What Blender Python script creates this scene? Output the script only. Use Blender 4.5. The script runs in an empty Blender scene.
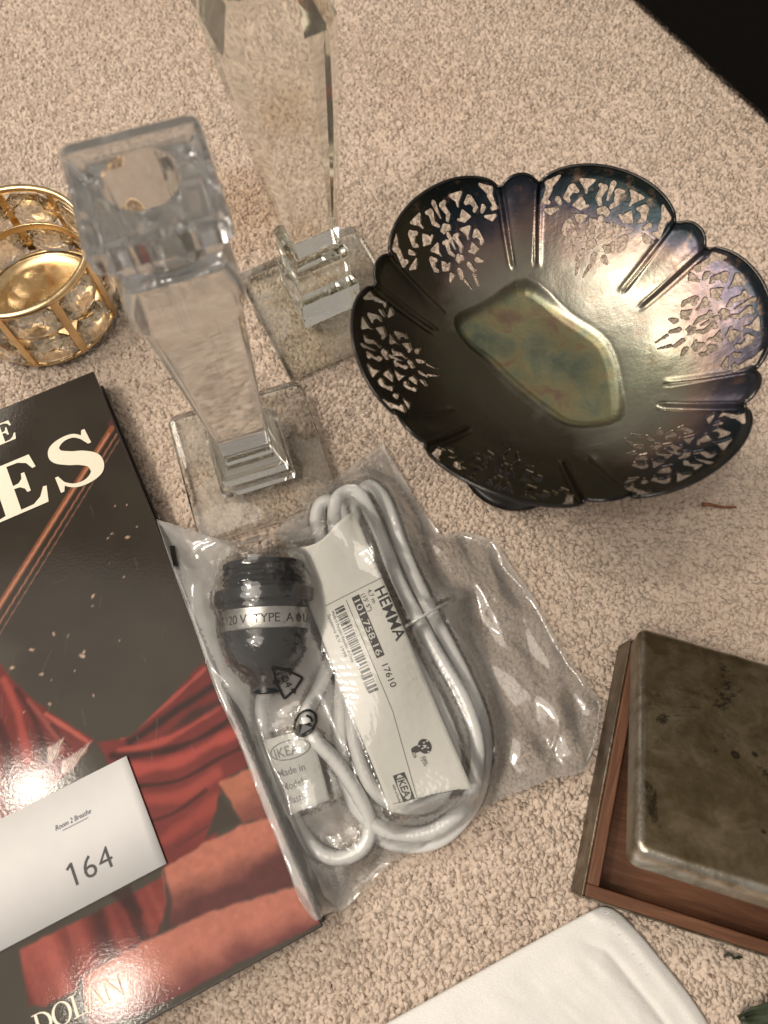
import bpy, bmesh, math, random
import numpy as np
from mathutils import Vector, Matrix
from mathutils.geometry import tessellate_polygon

# ------------------------------------------------------------------ camera, world, lamps, exposure
scene = bpy.context.scene
col = scene.collection
R = math.radians
cam_d = bpy.data.cameras.new('camera'); cam = bpy.data.objects.new('camera', cam_d); col.objects.link(cam)
cam.location = (0, 0, 0.38); cam.rotation_euler = (R(19.9), 0, 0)
cam_d.sensor_fit = 'VERTICAL'; cam_d.sensor_height = 36.0; cam_d.lens = 36.0 * 769 / 1024
cam_d.clip_start = 0.01; cam_d.clip_end = 50
cam_d.dof.use_dof = True; cam_d.dof.focus_distance = 0.375; cam_d.dof.aperture_fstop = 9.0
scene.camera = cam

world = bpy.data.worlds.new('World'); scene.world = world; world.use_nodes = True
bg = world.node_tree.nodes['Background']
bg.inputs[0].default_value = (1.0, 0.91, 0.81, 1); bg.inputs[1].default_value = 0.34

def lamp(name, loc, target, size, power, color, shape='DISK', size_y=None):
    d = bpy.data.lights.new(name, 'AREA'); d.shape = shape; d.size = size
    if size_y: d.size_y = size_y
    d.energy = power; d.color = color
    o = bpy.data.objects.new(name, d); col.objects.link(o); o.location = loc
    o.rotation_euler = (Vector(target) - Vector(loc)).to_track_quat('-Z', 'Y').to_euler()
    return o
# the two bulbs of the ceiling fixture to the photographer's left, and an added broad fill imitating ceiling bounce
lamp('ceiling_lamp_and_fill', (-1.15, 0.00, 2.35), (0, 0.15, 0), 0.13, 11.0, (1.0, 0.89, 0.76))
lamp('ceiling_lamp_and_fill', (-0.82, -0.58, 2.35), (0, 0.15, 0), 0.13, 8.5, (1.0, 0.89, 0.76))
lamp('ceiling_lamp_and_fill', (-1.05, -0.10, 2.50), (0, 0.15, 0), 1.9, 27, (1.0, 0.90, 0.78))
# added soft fill light to brighten the far carpet, no lamp known there
lamp('far_fill', (-1.75, 1.35, 2.0), (0, 0.4, 0), 0.8, 25, (1.0, 0.89, 0.75))

vs = scene.view_settings
vs.view_transform = 'Standard'; vs.look = 'None'; vs.exposure = 0.14; vs.gamma = 1.0; vs.use_curve_mapping = False
cy = scene.cycles
cy.use_denoising = True
cy.max_bounces = 20; cy.transmission_bounces = 16; cy.glossy_bounces = 8; cy.transparent_max_bounces = 24; cy.diffuse_bounces = 4
cy.caustics_refractive = True; cy.caustics_reflective = False; cy.blur_glossy = 0.4
cy.sample_clamp_indirect = 6.0

rng = np.random.default_rng(7)

# ------------------------------------------------------------------ helpers
def lin(r, g, b):
    f = lambda c: (c / 255 / 12.92) if c / 255 <= 0.04045 else ((c / 255 + 0.055) / 1.055) ** 2.4
    return (f(r), f(g), f(b), 1.0)

def tag(o, label=None, cat=None, group=None, kind=None):
    for k, v in (('label', label), ('category', cat), ('group', group), ('kind', kind)):
        if v: o[k] = v
    return o

def empty(name, loc=(0, 0, 0), rz=0.0):
    o = bpy.data.objects.new(name, None); col.objects.link(o); o.location = loc; o.rotation_euler = (0, 0, rz)
    o.empty_display_size = 0.01
    return o

def link(name, me, mats=None, parent=None, smooth=False):
    o = bpy.data.objects.new(name, me); col.objects.link(o)
    if mats is not None:
        for m in (mats if isinstance(mats, (list, tuple)) else [mats]):
            if m.name not in [x.name for x in me.materials if x]: me.materials.append(m)
    if parent is not None: o.parent = parent
    if smooth and len(me.polygons): me.polygons.foreach_set('use_smooth', [True] * len(me.polygons))
    return o

def mesh(name, verts, faces, mats=None, parent=None, smooth=False):
    me = bpy.data.meshes.new(name)
    me.from_pydata([tuple(map(float, v)) for v in verts], [], [tuple(map(int, f)) for f in faces]); me.update()
    return link(name, me, mats, parent, smooth)

def bm_obj(name, bm, mats=None, parent=None, smooth=False):
    bmesh.ops.recalc_face_normals(bm, faces=bm.faces[:])
    me = bpy.data.meshes.new(name); bm.to_mesh(me); bm.free()
    return link(name, me, mats, parent, smooth)

def bevel_mod(o, w, seg=3, angle=35):
    m = o.modifiers.new('soft_edge', 'BEVEL'); m.width = w; m.segments = seg; m.limit_method = 'ANGLE'; m.angle_limit = R(angle)
    m.harden_normals = False
    return o

def grid_faces(n, m, wrap_n=False, wrap_m=False):
    f = []
    for i in range(n if wrap_n else n - 1):
        for j in range(m if wrap_m else m - 1):
            a = i * m + j; b = ((i + 1) % n) * m + j; c = ((i + 1) % n) * m + (j + 1) % m; d = i * m + (j + 1) % m
            f.append((a, b, c, d))
    return f

def lathe(profile, seg=64, close=True):
    """profile: (r, z) list, axis z"""
    V = []; F = []
    n = len(profile)
    for k in range(seg):
        a = 2 * math.pi * k / seg
        for r, z in profile: V.append((r * math.cos(a), r * math.sin(a), z))
    for k in range(seg):
        for j in range(n - 1):
            a = k * n + j; b = ((k + 1) % seg) * n + j
            F.append((a, b, b + 1, a + 1))
    return V, F

def catmull(P, n=10, closed=False):
    P = [np.array(p, float) for p in P]; out = []
    N = len(P)
    for i in range(N if closed else N - 1):
        if closed: p0, p1, p2, p3 = P[i - 1], P[i], P[(i + 1) % N], P[(i + 2) % N]
        else: p0, p1, p2, p3 = P[max(i - 1, 0)], P[i], P[i + 1], P[min(i + 2, N - 1)]
        for k in range(n):
            t = k / n
            out.append(0.5 * ((2 * p1) + (-p0 + p2) * t + (2 * p0 - 5 * p1 + 4 * p2 - p3) * t * t + (-p0 + 3 * p1 - 3 * p2 + p3) * t ** 3))
    if not closed: out.append(P[-1])
    return np.array(out)

def tube(path, rad, seg=10, closed=False, caps=True):
    path = np.asarray(path, float); N = len(path)
    rads = np.full(N, rad) if np.isscalar(rad) else np.asarray(rad)
    T = np.roll(path, -1, 0) - np.roll(path, 1, 0)
    if not closed: T[0] = path[1] - path[0]; T[-1] = path[-1] - path[-2]
    T /= np.maximum(np.linalg.norm(T, axis=1)[:, None], 1e-12)
    up = np.array([0, 0, 1.0]) if abs(T[0][2]) < 0.9 else np.array([1.0, 0, 0])
    V = []; nrm = up - T[0] * up.dot(T[0]); nrm /= np.linalg.norm(nrm)
    for i in range(N):
        nrm = nrm - T[i] * nrm.dot(T[i]); nrm /= max(np.linalg.norm(nrm), 1e-9); bn = np.cross(T[i], nrm)
        for k in range(seg):
            a = 2 * math.pi * k / seg
            V.append(path[i] + rads[i] * (math.cos(a) * nrm + math.sin(a) * bn))
    F = grid_faces(N, seg, closed, True)
    if caps and not closed:
        F.append(tuple(range(seg))[::-1]); F.append(tuple(range((N - 1) * seg, N * seg)))
    return V, F

def box_bm(bm, x0, x1, y0, y1, z0, z1):
    v = [bm.verts.new((x, y, z)) for z in (z0, z1) for y in (y0, y1) for x in (x0, x1)]
    for f in ((0, 2, 3, 1), (4, 5, 7, 6), (0, 1, 5, 4), (2, 6, 7, 3), (0, 4, 6, 2), (1, 3, 7, 5)): bm.faces.new([v[i] for i in f])

def box(name, x0, x1, y0, y1, z0, z1, mat, parent=None, bev=0.0, seg=3):
    bm = bmesh.new(); box_bm(bm, x0, x1, y0, y1, z0, z1)
    if bev: bmesh.ops.bevel(bm, geom=bm.edges[:], offset=bev, segments=seg, profile=0.5, affect='EDGES')
    return bm_obj(name, bm, mat, parent)

def in_poly(x, y, poly):
    ins = np.zeros(x.shape, bool); n = len(poly)
    for i in range(n):
        x1, y1 = poly[i][:2]; x2, y2 = poly[(i + 1) % n][:2]
        c = ((y1 > y) != (y2 > y)) & (x < (x2 - x1) * (y - y1) / ((y2 - y1) if y2 != y1 else 1e-12) + x1)
        ins ^= c
    return ins

def seg_dist(x, y, a, b):
    ax, ay = a[:2]; bx, by = b[:2]; dx, dy = bx - ax, by - ay
    t = np.clip(((x - ax) * dx + (y - ay) * dy) / (dx * dx + dy * dy + 1e-18), 0, 1)
    return np.hypot(x - ax - t * dx, y - ay - t * dy), t

def poly_sdf(x, y, poly):
    d = np.full(x.shape, 1e9)
    for i in range(len(poly)): d = np.minimum(d, seg_dist(x, y, poly[i], poly[(i + 1) % len(poly)])[0])
    return np.where(in_poly(x, y, poly), -d, d)

def sstep(a, b, x):
    t = np.clip((x - a) / (b - a), 0, 1); return t * t * (3 - 2 * t)

def vnoise(x, y, seed=0):
    xi = np.floor(x).astype(int); yi = np.floor(y).astype(int); fx = x - xi; fy = y - yi
    fx = fx * fx * (3 - 2 * fx); fy = fy * fy * (3 - 2 * fy)
    def h(i, j):
        n = (i * 374761393 + j * 668265263 + seed * 1442695041) & 0xffffffff
        n = ((n ^ (n >> 13)) * 1274126177) & 0xffffffff
        return ((n ^ (n >> 16)) & 0xffff) / 65535.0
    return (h(xi, yi) * (1 - fx) + h(xi + 1, yi) * fx) * (1 - fy) + (h(xi, yi + 1) * (1 - fx) + h(xi + 1, yi + 1) * fx) * fy

def fbm(x, y, seed=0, oct=4):
    s = 0; a = 0.5; t = 0
    for o in range(oct):
        s = s + a * vnoise(x * 2 ** o, y * 2 ** o, seed + o * 17); t += a; a *= 0.5
    return s / t

# ------------------------------------------------------------------ material helpers
class MT:
    def __init__(self, name):
        self.m = bpy.data.materials.new(name); self.m.use_nodes = True
        self.nt = self.m.node_tree; self.n = self.nt.nodes; self.b = self.n['Principled BSDF']; self.out = self.n['Material Output']
    def node(self, t, **kw):
        nd = self.n.new(t)
        for k, v in kw.items():
            if k.startswith('i_'):
                key = k[2:]; key = int(key) if key.isdigit() else key.replace('_', ' ')
                nd.inputs[key].default_value = v
            else: setattr(nd, k, v)
        return nd
    def l(self, a, b): self.nt.links.new(a, b)
    def set(self, **kw):
        for k, v in kw.items(): self.b.inputs[k.replace('_', ' ')].default_value = v
        return self
    def coords(self, kind='Object', scale=1.0):
        tc = self.node('ShaderNodeTexCoord'); mp = self.node('ShaderNodeMapping')
        mp.inputs['Scale'].default_value = (scale,) * 3 if np.isscalar(scale) else scale
        self.l(tc.outputs[kind], mp.inputs[0]); return mp.outputs[0]
    def noise(self, vec, scale, detail=4, rough=0.55, dist=0.0):
        nd = self.node('ShaderNodeTexNoise'); nd.inputs['Scale'].default_value = scale; nd.inputs['Detail'].default_value = detail
        nd.inputs['Roughness'].default_value = rough; nd.inputs['Distortion'].default_value = dist
        if vec is not None: self.l(vec, nd.inputs['Vector'])
        return nd.outputs[0]
    def ramp(self, fac, stops):
        nd = self.node('ShaderNodeValToRGB'); cr = nd.color_ramp
        while len(cr.elements) < len(stops): cr.elements.new(0.5)
        for e, (p, c) in zip(cr.elements, stops):
            e.position = p; e.color = c if not np.isscalar(c) else (c, c, c, 1)
        self.l(fac, nd.inputs[0]); return nd.outputs[0]
    def mix(self, fac, a, b, blend='MIX'):
        nd = self.node('ShaderNodeMix', data_type='RGBA', blend_type=blend)
        for s, v in ((0, fac), (6, a), (7, b)):
            if hasattr(v, 'is_output'): self.l(v, nd.inputs[s])
            else: nd.inputs[s].default_value = v
        return nd.outputs[2]
    def math(self, op, a, b=0.0, c=None):
        nd = self.node('ShaderNodeMath', operation=op)
        for i, v in enumerate((a, b, c)):
            if v is None: continue
            if hasattr(v, 'is_output'): self.l(v, nd.inputs[i])
            else: nd.inputs[i].default_value = v
        return nd.outputs[0]
    def bump(self, h, dist, strength=1.0):
        nd = self.node('ShaderNodeBump'); nd.inputs['Strength'].default_value = strength; nd.inputs['Distance'].default_value = dist
        self.l(h, nd.inputs['Height']); self.l(nd.outputs[0], self.b.inputs['Normal']); return nd.outputs[0]

def plain(name, c, rough=0.5, metal=0.0, bump=None, **kw):
    t = MT(name); t.set(Base_Color=c, Roughness=rough, Metallic=metal, **kw)
    v = t.coords()
    n = t.noise(v, 900 if bump is None else bump[0], 3)
    t.l(t.mix(1.0, c, t.ramp(n, [(0.3, 0.88), (0.7, 1.0)]), 'MULTIPLY'), t.b.inputs['Base Color'])
    if bump: t.bump(n, bump[1])
    return t.m

# ------------------------------------------------------------------ carpet
def carpet_mat(name, attr):
    t = MT(name); t.set(Roughness=0.95); t.b.inputs['Specular IOR Level'].default_value = 0.08
    g = t.node('ShaderNodeNewGeometry')
    big = t.noise(g.outputs['Position'], 9.0, 4); mid = t.noise(g.outputs['Position'], 900.0, 2)
    c = t.ramp(big, [(0.32, (0.66, 0.54, 0.445, 1)), (0.68, (0.725, 0.605, 0.51, 1))])
    if attr:
        a = t.node('ShaderNodeAttribute', attribute_type='INSTANCER', attribute_name='tint')
        c = t.mix(1.0, c, t.ramp(a.outputs['Fac'], [(0.0, (0.88, 0.86, 0.84, 1)), (0.5, (0.98, 0.975, 0.97, 1)), (1.0, (1.06, 1.06, 1.05, 1))]), 'MULTIPLY')
    else:
        c = t.mix(1.0, c, (0.95, 0.93, 0.91, 1), 'MULTIPLY')
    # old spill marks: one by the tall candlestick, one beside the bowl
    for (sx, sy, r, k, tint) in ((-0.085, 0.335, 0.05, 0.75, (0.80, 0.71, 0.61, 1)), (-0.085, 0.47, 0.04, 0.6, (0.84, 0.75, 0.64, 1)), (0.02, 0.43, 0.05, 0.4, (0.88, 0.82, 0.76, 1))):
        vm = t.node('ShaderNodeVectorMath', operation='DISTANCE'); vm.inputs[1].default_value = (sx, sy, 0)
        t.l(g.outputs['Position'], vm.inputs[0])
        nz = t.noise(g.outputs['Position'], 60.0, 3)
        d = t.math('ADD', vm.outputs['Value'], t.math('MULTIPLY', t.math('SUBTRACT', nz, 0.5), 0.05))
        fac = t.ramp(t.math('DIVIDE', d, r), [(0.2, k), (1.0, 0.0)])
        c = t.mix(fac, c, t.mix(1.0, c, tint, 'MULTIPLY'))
    t.l(c, t.b.inputs['Base Color'])
    nd = t.noise(t.coords('Object'), 1500 if not attr else 2.2, 4)
    t.bump(nd, 0.0006 if not attr else 0.25)
    return t.m

def build_carpet():
    c = mesh('carpet', [(-1.6, -1.2, -0.0040), (1.6, -1.2, -0.0040), (1.6, 2.4, -0.0040), (-1.6, 2.4, -0.0040)], [(0, 1, 2, 3)], carpet_mat('carpet_backing', False))
    tag(c, 'beige cut pile carpet under all the things', 'carpet', kind='structure')
    # one point per tuft; the tufts themselves are instanced yarn ends
    s = 0.00175
    xs = np.arange(-0.62, 0.62, s); ys = np.arange(-0.32, 0.86, s * 0.87)
    X, Y = np.meshgrid(xs, ys); X = X + (np.arange(len(ys)) % 2)[:, None] * s * 0.5
    X = X.ravel() + rng.uniform(-.45, .45, X.size) * s; Y = Y.ravel() + rng.uniform(-.45, .45, Y.size) * s
    n = X.size
    hgt = fbm(X * 210, Y * 210, 3, 2)
    Z = -0.0030 + (hgt - 0.5) * 0.0008 + rng.uniform(-.0003, .0003, n)
    lean = np.clip(0.15 + 0.95 * rng.random(n), 0, 1.1)
    az = 2 * math.pi * (fbm(X * 26, Y * 26, 11, 2) * 0.7 + 0.80 * rng.random(n))
    me = bpy.data.meshes.new('carpet_pile'); me.vertices.add(n)
    me.vertices.foreach_set('co', np.stack([X, Y, Z], 1).ravel().astype(np.float32))
    at = me.attributes.new('rot', 'FLOAT_VECTOR', 'POINT'); at.data.foreach_set('vector', np.stack([np.zeros(n), lean, az], 1).ravel().astype(np.float32))
    at = me.attributes.new('size', 'FLOAT', 'POINT'); at.data.foreach_set('value', rng.uniform(.8, 1.25, n).astype(np.float32))
    at = me.attributes.new('shade', 'FLOAT', 'POINT'); at.data.foreach_set('value', np.clip(0.30 + 0.40 * rng.random(n) + 0.10 * hgt, 0, 1).astype(np.float32))
    o = link('carpet_pile', me, carpet_mat('carpet_yarn', True))
    tag(o, 'short beige yarn tufts of the carpet', 'carpet pile', kind='stuff')
    ng = bpy.data.node_groups.new('tufts', 'GeometryNodeTree')
    ng.interface.new_socket('Geometry', in_out='INPUT', socket_type='NodeSocketGeometry'); ng.interface.new_socket('Geometry', in_out='OUTPUT', socket_type='NodeSocketGeometry')
    N = ng.nodes; L = ng.links
    gi = N.new('NodeGroupInput'); go = N.new('NodeGroupOutput')
    join = N.new('GeometryNodeJoinGeometry'); g2i = N.new('GeometryNodeGeometryToInstance')
    for k in range(5):
        ico = N.new('GeometryNodeMeshIcoSphere'); ico.inputs['Radius'].default_value = 1.0; ico.inputs['Subdivisions'].default_value = 3
        pos = N.new('GeometryNodeInputPosition'); sc = N.new('ShaderNodeVectorMath'); sc.operation = 'MULTIPLY'
        sc.inputs[1].default_value = (0.00124 + 0.00012 * (k % 3), 0.00119 + 0.0001 * (k % 2), 0.0021 + 0.0002 * (k % 4))
        nz = N.new('ShaderNodeTexNoise'); nz.noise_dimensions = '4D'; nz.inputs['W'].default_value = k * 3.7; nz.inputs['Scale'].default_value = 1.3; nz.inputs['Detail'].default_value = 1
        sub = N.new('ShaderNodeVectorMath'); sub.operation = 'SUBTRACT'; sub.inputs[1].default_value = (.5, .5, .5)
        mul = N.new('ShaderNodeVectorMath'); mul.operation = 'MULTIPLY'; mul.inputs[1].default_value = (0.0017, 0.0017, 0.0010)
        add = N.new('ShaderNodeVectorMath'); add.operation = 'ADD'; sp = N.new('GeometryNodeSetPosition'); sm = N.new('GeometryNodeSetShadeSmooth')
        L.new(pos.outputs[0], sc.inputs[0]); L.new(pos.outputs[0], nz.inputs['Vector']); L.new(nz.outputs['Color'], sub.inputs[0]); L.new(sub.outputs[0], mul.inputs[0])
        L.new(sc.outputs[0], add.inputs[0]); L.new(mul.outputs[0], add.inputs[1]); L.new(ico.outputs['Mesh'], sp.inputs['Geometry']); L.new(add.outputs[0], sp.inputs['Position'])
        L.new(sp.outputs[0], sm.inputs[0]); L.new(sm.outputs[0], g2i.inputs[0])
    mtp = N.new('GeometryNodeMeshToPoints'); L.new(gi.outputs[0], mtp.inputs['Mesh'])
    iop = N.new('GeometryNodeInstanceOnPoints'); L.new(mtp.outputs[0], iop.inputs['Points']); L.new(g2i.outputs[0], iop.inputs['Instance']); iop.inputs['Pick Instance'].default_value = True
    def attr(nm, ty):
        a = N.new('GeometryNodeInputNamedAttribute'); a.data_type = ty; a.inputs['Name'].default_value = nm; return [q for q in a.outputs if q.enabled and q.name == 'Attribute'][0]
    e2r = N.new('FunctionNodeEulerToRotation'); L.new(attr('rot', 'FLOAT_VECTOR'), e2r.inputs[0]); L.new(e2r.outputs[0], iop.inputs['Rotation'])
    L.new(attr('size', 'FLOAT'), iop.inputs['Scale'])
    rv = N.new('FunctionNodeRandomValue'); rv.data_type = 'INT'; rv.inputs[4].default_value = 0; rv.inputs[5].default_value = 4
    L.new(rv.outputs[2], iop.inputs['Instance Index'])
    st = N.new('GeometryNodeStoreNamedAttribute'); st.domain = 'INSTANCE'; st.data_type = 'FLOAT'; st.inputs['Name'].default_value = 'tint'
    L.new(iop.outputs[0], st.inputs['Geometry']); L.new(attr('shade', 'FLOAT'), [q for q in st.inputs if q.enabled and q.name == 'Value'][0])
    sm = N.new('GeometryNodeSetMaterial'); sm.inputs['Material'].default_value = me.materials[0]
    L.new(st.outputs[0], sm.inputs['Geometry']); L.new(sm.outputs[0], go.inputs[0])
    md = o.modifiers.new('tufts', 'NODES'); md.node_group = ng
build_carpet()

def build_black_case():
    t = MT('black_case_finish'); t.set(Base_Color=(0.003, 0.003, 0.003, 1), Roughness=0.8, Specular_IOR_Level=0.1)
    t.bump(t.noise(t.coords(), 1800, 3), 0.0002)
    ang = R(-55.8); e = empty('black_case', (0.16687, 0.51459, 0.00000), ang)
    # body, a lid line and feet: only its carpet-side face reaches into the picture
    box('body', -0.22, 0.34, 0.0, 0.30, 0.004, 0.13, t.m, e, 0.004)
    box('lid', -0.222, 0.342, -0.0018, 0.302, 0.1325, 0.16, t.m, e, 0.004)
    for x in (-0.18, 0.30):
        for y in (0.03, 0.27): 
            V, F = lathe([(0, -0.006), (0.012, -0.006), (0.013, 0.0035), (0, 0.0035)], 20)
            f = mesh('foot', V, F, t.m, e); f.location = (x, y, 0)
    tag(e, 'matt black case standing on the carpet behind the pierced bowl', 'case')
build_black_case()

# ------------------------------------------------------------------ crystal candlesticks
def glass_mat(name, tint=(0.97, 0.975, 0.965, 1), ior=1.5, rough=0.0, stain=0.0, seed=0.0, streak=0.0, veil=0.01, shine=0.0, dust=(0.82, 0.78, 0.68, 1)):
    t = MT(name); t.n.remove(t.b)
    g = t.node('ShaderNodeBsdfGlass'); g.inputs['Color'].default_value = tint; g.inputs['IOR'].default_value = ior; g.inputs['Roughness'].default_value = rough
    tc = t.node('ShaderNodeTexCoord'); mp = t.node('ShaderNodeMapping'); mp.inputs['Location'].default_value = (seed, seed * 0.7, seed * 1.3)
    t.l(tc.outputs['Object'], mp.inputs[0]); v = mp.outputs[0]
    bp = t.node('ShaderNodeBump'); bp.inputs['Distance'].default_value = 0.0001; bp.inputs['Strength'].default_value = 0.25
    t.l(t.noise(v, 90, 2), bp.inputs['Height']); t.l(bp.outputs[0], g.inputs['Normal'])
    d = t.node('ShaderNodeBsdfDiffuse'); d.inputs['Color'].default_value = dust
    tr = t.node('ShaderNodeBsdfTranslucent'); tr.inputs['Color'].default_value = dust
    dm = t.node('ShaderNodeMixShader'); dm.inputs[0].default_value = 0.4; t.l(d.outputs[0], dm.inputs[1]); t.l(tr.outputs[0], dm.inputs[2])
    # dried water marks and smears lying on the surface
    fac = t.math('MULTIPLY', t.ramp(t.noise(v, 34, 6, 0.62, 0.6), [(0.50, 0.0), (0.53, 1.0), (0.66, 0.75), (0.70, 0.25)]), max(stain, 0.02))
    if streak:
        mp2 = t.node('ShaderNodeMapping'); mp2.inputs['Scale'].default_value = (1, 1, 0.10); t.l(v, mp2.inputs[0])
        s2 = t.math('MULTIPLY', t.ramp(t.noise(mp2.outputs[0], 150, 4, 0.6, 0.4), [(0.60, 0.0), (0.66, 1.0)]), streak)
        fac = t.math('MAXIMUM', fac, s2)
    # a thin even film of household grime
    fac = t.math('ADD', fac, veil)
    mx = t.node('ShaderNodeMixShader'); t.l(fac, mx.inputs[0]); t.l(g.outputs[0], mx.inputs[1]); t.l(dm.outputs[0], mx.inputs[2])
    if shine:
        gs = t.node('ShaderNodeBsdfGlossy'); gs.inputs['Roughness'].default_value = 0.03; gs.inputs['Color'].default_value = (1, 0.93, 0.80, 1); m3 = t.node('ShaderNodeMixShader'); m3.inputs[0].default_value = shine
        t.l(mx.outputs[0], m3.inputs[1]); t.l(gs.outputs[0], m3.inputs[2]); mx = m3
    t.l(mx.outputs[0], t.out.inputs[0])
    return t.m

def slab_glass(name, tint, stain, seed):
    """clear flat slab: passes light straight through, mirrors by angle, carries dried water marks"""
    t = MT(name); t.n.remove(t.b)
    tr = t.node('ShaderNodeBsdfTransparent'); tr.inputs[0].default_value = tint
    gl = t.node('ShaderNodeBsdfGlossy'); gl.inputs['Roughness'].default_value = 0.02
    fr = t.node('ShaderNodeFresnel'); fr.inputs['IOR'].default_value = 1.5
    m1 = t.node('ShaderNodeMixShader'); t.l(fr.outputs[0], m1.inputs[0]); t.l(tr.outputs[0], m1.inputs[1]); t.l(gl.outputs[0], m1.inputs[2])
    tc = t.node('ShaderNodeTexCoord'); mp = t.node('ShaderNodeMapping'); mp.inputs['Location'].default_value = (seed, seed * 0.7, seed * 1.3); t.l(tc.outputs['Object'], mp.inputs[0])
    d = t.node('ShaderNodeBsdfDiffuse'); d.inputs['Color'].default_value = (0.90, 0.875, 0.81, 1); tl = t.node('ShaderNodeBsdfTranslucent'); tl.inputs['Color'].default_value = (0.90, 0.875, 0.81, 1)
    dm = t.node('ShaderNodeMixShader'); dm.inputs[0].default_value = 0.5; t.l(d.outputs[0], dm.inputs[1]); t.l(tl.outputs[0], dm.inputs[2])
    fac = t.math('ADD', t.math('MULTIPLY', t.ramp(t.noise(mp.outputs[0], 30, 7, 0.60, 0.5), [(0.50, 0.0), (0.53, 1.0), (0.64, 0.85), (0.68, 0.2)]), stain), 0.015)
    m2 = t.node('ShaderNodeMixShader'); t.l(fac, m2.inputs[0]); t.l(m1.outputs[0], m2.inputs[1]); t.l(dm.outputs[0], m2.inputs[2]); t.l(m2.outputs[0], t.out.inputs[0])
    return t.m

def rsq(hw, cr, n=7, flat=False):
    """rounded square outline, 4*n points"""
    P = []
    for q, (sx, sy) in enumerate(((1, 1), (-1, 1), (-1, -1), (1, -1))):
        for k in range(n):
            a = math.pi / 2 * q + math.pi / 2 * k / (n - 1)
            ca, sa = math.cos(a), math.sin(a)
            if flat:
                f_ = k / (n - 1); a0, a1 = math.pi / 2 * q, math.pi / 2 * (q + 1); ca = math.cos(a0) * (1 - f_) + math.cos(a1) * f_; sa = math.sin(a0) * (1 - f_) + math.sin(a1) * f_
            P.append((sx * (hw - cr) + cr * ca, sy * (hw - cr) + cr * sa))
    return P

def loft_square(name, secs, mat, parent, bore=None, n=7, flat=False):
    """secs: (z, half width, corner radius); bore: (radius, depth, floor radius)"""
    V = []; F = []; m = 4 * n
    for z, hw, cr in secs: V += [(x, y, z) for x, y in rsq(hw, cr, n, flat)]
    k = len(secs)
    for i in range(k - 1):
        for j in range(m):
            a = i * m + j; b = i * m + (j + 1) % m; F.append((a, b, b + m, a + m))
    F.append(tuple(range(m))[::-1])
    top = (k - 1) * m
    if not bore: F.append(tuple(range(top, top + m)))
    else:
        r, dep, fr = bore; zt = secs[-1][0]
        ang = [math.pi / 2 * (q_ + (k_ + 0.5) / n) for q_ in range(4) for k_ in range(n)]
        rings = [(r * 1.04, zt), (r, zt - 0.0006), (fr, zt - dep + 0.002), (fr * 0.85, zt - dep)]
        base = len(V)
        for rr, z in rings: V += [(rr * math.cos(a), rr * math.sin(a), z) for a in ang]
        prev = top
        for q in range(len(rings)):
            cur = base + q * m
            for j in range(m): F.append((prev + j, prev + (j + 1) % m, cur + (j + 1) % m, cur + j))
            prev = cur
        F.append(tuple(range(prev, prev + m)))
    o = mesh(name, V, F, mat, parent, True)
    o.data.set_sharp_from_angle(angle=R(24))
    return o

def candlestick(loc, rz, tilt, label, mats, sizes, flat=False):
    e = empty('candlestick', loc, rz); e.rotation_euler = (tilt[0], tilt[1], rz)
    S = sizes; mm = 0.001
    for part, secs, bore, mat in S:
        secs = [(z * mm, h * mm, c * mm) for z, h, c in secs]
        loft_square(part, secs, mats[mat], e, None if not bore else tuple(b * mm for b in bore), 7, flat)
    tag(e, label, 'candlestick', 'crystal candlesticks')
    return e

candlestick((-0.0700, 0.1655, 0.0004), R(18.5), (0, 0),
    'clear crystal candlestick with a round candle hole in its top, between book and bag',
    {'g': glass_mat('crystal_front', (0.955, 0.955, 0.95, 1), 1.5, 0.05, 0.05, 3.1, 0.30, 0.085, 0.0, (0.72, 0.71, 0.69, 1)), 't': glass_mat('crystal_front_top', (0.93, 0.93, 0.93, 1), 1.5, 0.03, 0.05, 6.4, 0.0, 0.10, 0.0, (0.56, 0.56, 0.55, 1)), 'b': glass_mat('crystal_front_foot', (0.98, 0.98, 0.97, 1), 1.5, 0.0, 0.10, 1.7), 's': slab_glass('crystal_front_base', (0.975, 0.97, 0.955, 1), 0.22, 1.7)},
    [('base_plate', [(0.6, 36, 5), (1.4, 37.3, 6), (6.6, 37.5, 6), (8.0, 36.6, 5.4), (8.6, 35, 5)], None, 's'),
     ('stepped_foot', [(8.8, 18.6, 2.0), (9.6, 19.5, 2.4), (15, 19.5, 2.4), (16.6, 18.4, 2.2), (17.2, 17.2, 2.0), (24, 16.8, 1.8), (26, 15.6, 1.8), (31, 13.4, 1.8), (39.4, 11.6, 1.6)], None, 'b'),
     ('stem', [(39.6, 11.0, 1.6), (40.4, 11.6, 1.8), (80, 13.6, 2.4), (120, 15.7, 3.0), (152, 17.4, 3.4), (156, 18.0, 3.6), (159, 19.2, 3.8), (161, 19.7, 3.8), (168, 19.7, 3.8), (171, 18.9, 3.6), (174, 17.6, 3.4), (177, 16.4, 3.4)], None, 'g'),
     ('candle_socket', [(177.3, 16.3, 3.4), (184, 16.6, 3.4), (190, 18.8, 3.3), (194.5, 21.2, 3.2), (200.5, 21.5, 3.2), (202.5, 20.9, 3.0), (204.2, 19.2, 2.6)], (11.2, 25, 10.9), 't')])

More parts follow.
